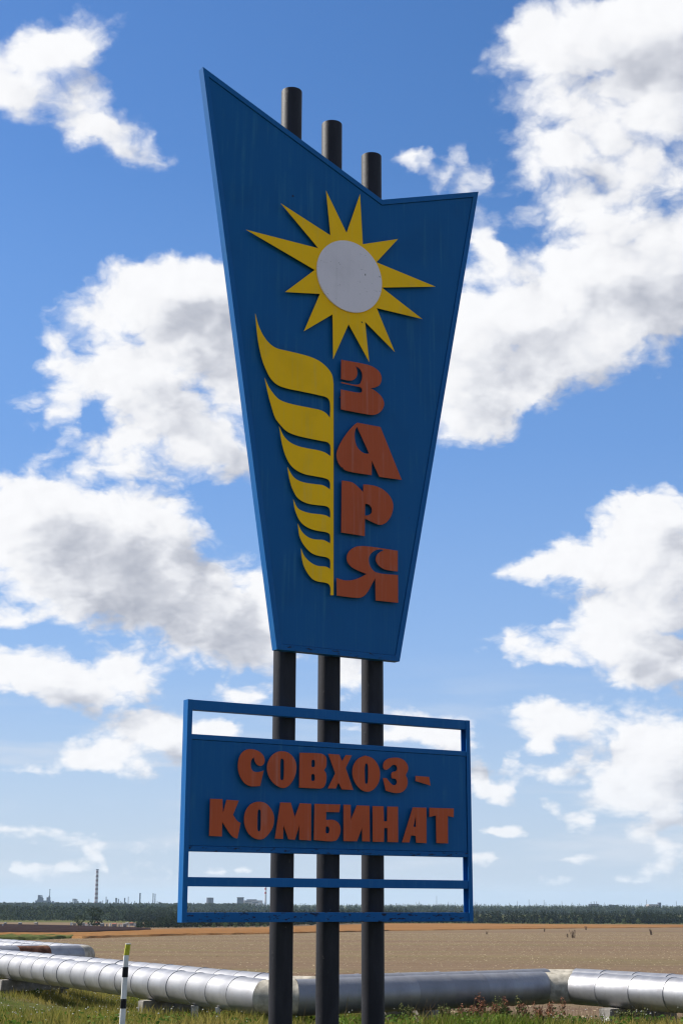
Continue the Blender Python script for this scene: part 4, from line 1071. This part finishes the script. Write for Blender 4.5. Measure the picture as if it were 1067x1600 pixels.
blocks('works_building', 'dark processing works with twin towers and a thin mast beyond the wood', 'factory', DR, 67, [
 (57,79,1407,None,30,BL,'hall'),(60,62.5,1398.5,None,18,BL,'tower'),(62.5,66,1400.5,None,20,BL,'tower'),(62.5,65.6,1398.6,1399.6,16,BL,'tower_frame'),(66,67.5,1403,None,16,BL,'tower'),(73.8,78.2,1402,None,18,BL,'tower'),(76.4,77.4,1399.5,None,10,BL,'tower'),(77.2,77.9,1390,None,4,DARKS,'mast'),(76.6,78.5,1389.7,1390.3,8,DARKS,'mast_platform'),
 (58.5,60,1405.5,None,12,BL,'annex')])
blocks('works_shed', 'low sloping conveyor shed beside the processing works', 'factory', DR, 88, [(80,84.5,1409.8,None,24,BL,'shed'),(82.2,84.4,1408,1410,12,BL,'roof_tower'),(84.5,98,1410.2,None,20,BL,'gallery',1412.6)])
blocks('lattice_tower', 'pair of pale framed process towers in the refinery', 'tower', DR, 117, [(114,115,1404.5,None,6,GREY,'leg'),(116.4,117.2,1404.5,None,6,GREY,'leg'),(118,119,1404.5,None,6,GREY,'leg'),(114,119,1404.3,1405.4,12,GREY,'deck'),(114,119,1407.3,1408,12,GREY,'deck'),(114,119,1410,1410.8,12,GREY,'deck'),(120,121,1405,None,7,GREY,'column'),(121.6,123,1408,None,8,GREY,'column')])
blocks('boiler_house', 'pale boiler house at the foot of the tallest chimney', 'factory', DR + 60, 153, [(147.5,154,1410,None,30,PINKISH,'hall'),(154,156,1411.5,None,24,GREY,'annex'),(156.4,158.6,1408.6,None,16,GREY,'tower')])
blocks('refinery_hall', 'low grey refinery hall among the dark columns', 'factory', DR + 90, 188, [(176,181,1412,None,30,GREY,'hall'),(186.5,194,1411.6,None,24,GREY,'hall'),(196,200,1412.4,None,24,LIGHT,'tank')])
blocks('refinery_block', 'small grey block beside the two thin stacks', 'factory', DR + 90, 249, [(248.5,251,1409.2,None,14,GREY,'tower'),(251,255,1412,None,24,GREY,'hall')])
# cooling tower and power station
def cooling(px, dist, wt, wb, top_py, label, n=24):
    x = at_px(px, dist); g = tzf(x, dist) - .5; h = z_px(px, top_py, dist) - g; vs = []; fs = []; k = dist / 2390
    root = empty('cooling_tower', (x, dist, g)); tag(root, label, 'cooling tower')
    rg = [(0, wb * .5), (.35, wb * .5 - (wb - wt) * .30), (.7, wb * .5 - (wb - wt) * .47), (1, wt * .5)]
    for t, rr in rg:
        for i in range(n): a = 2 * math.pi * i / n; vs.append((rr * k * math.cos(a), rr * k * math.sin(a), h * t))
    for q in range(3):
        for i in range(n): fs.append((q * n + i, q * n + (i + 1) % n, (q + 1) * n + (i + 1) % n, (q + 1) * n + i))
    me = recalc(mesh('shell', vs, fs)); me.shade_smooth(); obj('shell', me, GREY, root)
    mb = MB(); mb.tube((0, 0, h * .97), (0, 0, h * 1.0), wt * .5 * k * 1.03, None, n, False); obj('rim', mb.mesh(), DARKS, root)
cooling(328.3, 4100., 10.4, 14.2, 1402.5, 'tapering grey cooling tower standing alone on the skyline')
blocks('power_station', 'pale power station with a dark square tower beside the banded chimney', 'power station', 4100., 390, [
 (371,380.6,1402.6,None,24,BL,'tower'),(370.6,381,1402,1403.2,25,DARKS,'tower_cap'),(365.5,370.8,1411,None,20,PINKISH,'annex'),(380.8,410,1406.8,None,40,PINKISH,'hall'),(386,401,1405.2,1407,24,BL,'roof_house'),(383,389,1412,1414.5,43,DARKS,'window_band'),(395,404,1409.3,1410.4,43,BL,'window_band'),(384,394,1408.4,1409.2,43,BL,'window_band'),(404,409.5,1411,1413.5,43,LIGHT,'window_band')])
for px0, rc, lb in ((927, [(920.7,933.4,1412.3,None,30,BL,'hall'),(922.6,923.1,1409,None,2,DARKS,'mast'),(927.4,927.9,1408.3,None,2,DARKS,'mast'),(931.3,931.8,1408.6,None,2,DARKS,'mast'),(921,933,1413.6,1414.3,31,LIGHT,'window_band')], 'grey works with three roof masts above the distant wood'),
                    (960, [(955,964,1414,None,24,BL,'hall'),(951.5,954,1413.2,None,16,BL,'tower')], 'low dark shed above the distant wood'),
                    (1018, [(1010.7,1026.4,1413.2,None,30,PINKISH,'hall'),(1010.7,1026.4,1412.8,1413.4,31,LIGHT,'roof_edge'),(1027.8,1031,1410.2,None,16,BL,'tower')], 'long pale building with a dark tower at its end')):
    blocks('works_building', lb, 'building', 3300., px0, rc)
for px, py in ((682, 1399.5), (795, 1410.5), (808, 1407.5), (826, 1405), (849.6, 1405.8), (877.4, 1407.6), (999, 1412), (1009.5, 1405.5), (1056, 1407.5), (700, 1409)):
    x = at_px(px, 3000.); g = tzf(x, 3000.) - .5; h = z_px(px, py, 3000.) - g; mb = MB()
    for sx, sy in ((-1, -1), (1, -1), (1, 1), (-1, 1)): mb.tube((sx * .9, sy * .9, 0), (sx * .15, sy * .15, h), .16, .1, 5)
    for kz in range(8): z = h * kz / 8; w_ = .9 - .75 * kz / 8; mb.tube((-w_, -w_, z), (w_, -w_, z + h / 16), .08, None, 4); mb.tube((w_, w_, z), (-w_, w_, z + h / 16), .08, None, 4)
    o = obj('lattice_mast', mb.mesh(), DARKS, None, (x, 3000., g)); tag(o, 'thin lattice mast rising above the distant wood', 'mast', 'masts on the skyline')

# village houses at the valley edge
ROOFS = [HAZY('roof_grey', (.20, .19, .19)), HAZY('roof_red', (.26, .09, .06)), HAZY('roof_dark', (.09, .08, .08))]; WALLS = [HAZY('wall_white', (.52, .50, .48)), HAZY('wall_cream', (.34, .29, .24)), HAZY('wall_grey', (.20, .19, .19))]
HN = ['white', 'cream', 'grey']; RN = ['grey', 'red', 'dark']
H = [(112,1446,5,2.0,0,0),(116.5,1447.8,8,1.6,1,2),(131,1446.6,6,2.0,2,0),(135,1447.6,4,1.6,0,1),(139,1446.8,7,1.9,1,0),(143.5,1447.6,4,1.7,0,2),(4.6,1448.6,2.5,2.6,0,0),(9,1445.6,5,1.1,1,0),(32,1445.8,7,1.1,2,0),(57,1445.6,7,1.1,1,0),(160,1447.4,8,1.5,2,0),(167,1448.6,4,1.6,1,2),(172.5,1447.6,3,1.9,0,0),(179,1448.2,9,1.5,2,1),(186.5,1449.6,4,2.3,1,2),(189.5,1448.6,3,2.0,0,1),(195,1448.4,8,1.4,2,0),(202,1449.9,2.6,2.4,0,0),(211.5,1447.4,6,3.0,0,2),(206,1446.4,8,1.6,2,1),(153,1445.4,9,1.2,2,1),(199,1446,7,1.3,1,0)]
for q, (px, py, w, h, wi, ri) in enumerate(H):
    p = on_ground(px, py); k = p.y / 2390; root = empty('village_house', (p.x, p.y, p.z - .2), random.uniform(-.5, .5))
    tag(root, f'small {HN[wi]} village house with {RN[ri]} roof at the far edge of the fields', 'house', 'village houses beyond the ploughed field')
    hw, hd, hh = w * k * .34, min(3.4, w * k * .24), max(1.2, h * k * .72)
    obj('wall', MB().box((-hw, -hd, 0), (hw, hd, hh)).mesh(), WALLS[wi], root)
    vs = [(-hw * 1.08, -hd * 1.15, hh), (hw * 1.08, -hd * 1.15, hh), (hw * 1.08, hd * 1.15, hh), (-hw * 1.08, hd * 1.15, hh), (-hw * 1.08, 0, hh + hd * .55), (hw * 1.08, 0, hh + hd * .55)]
    obj('roof', recalc(mesh('roof', vs, [(0,1,5,4),(2,3,4,5),(0,4,3),(1,2,5),(0,3,2,1)])), ROOFS[ri], root)

# ------------------------------------------------------------------ haze
def haze_box():
    me = MB().box((-14500, -3500, -15.8), (14500, 15500, 112)).mesh('haze')
    m = bpy.data.materials.new('haze'); m.use_nodes = True; nt = m.node_tree; nt.nodes.clear()
    out = nt.nodes.new('ShaderNodeOutputMaterial'); v = nt.nodes.new('ShaderNodeVolumePrincipled')
    v.inputs['Color'].default_value = (.58, .78, 1.0, 1); v.inputs['Density'].default_value = 4.8e-5; v.inputs['Anisotropy'].default_value = .1
    nt.links.new(v.outputs[0], out.inputs['Volume'])
    tag(obj('haze', me, m), 'pale bluish summer haze over the plain', 'haze', kind='stuff')
haze_box()
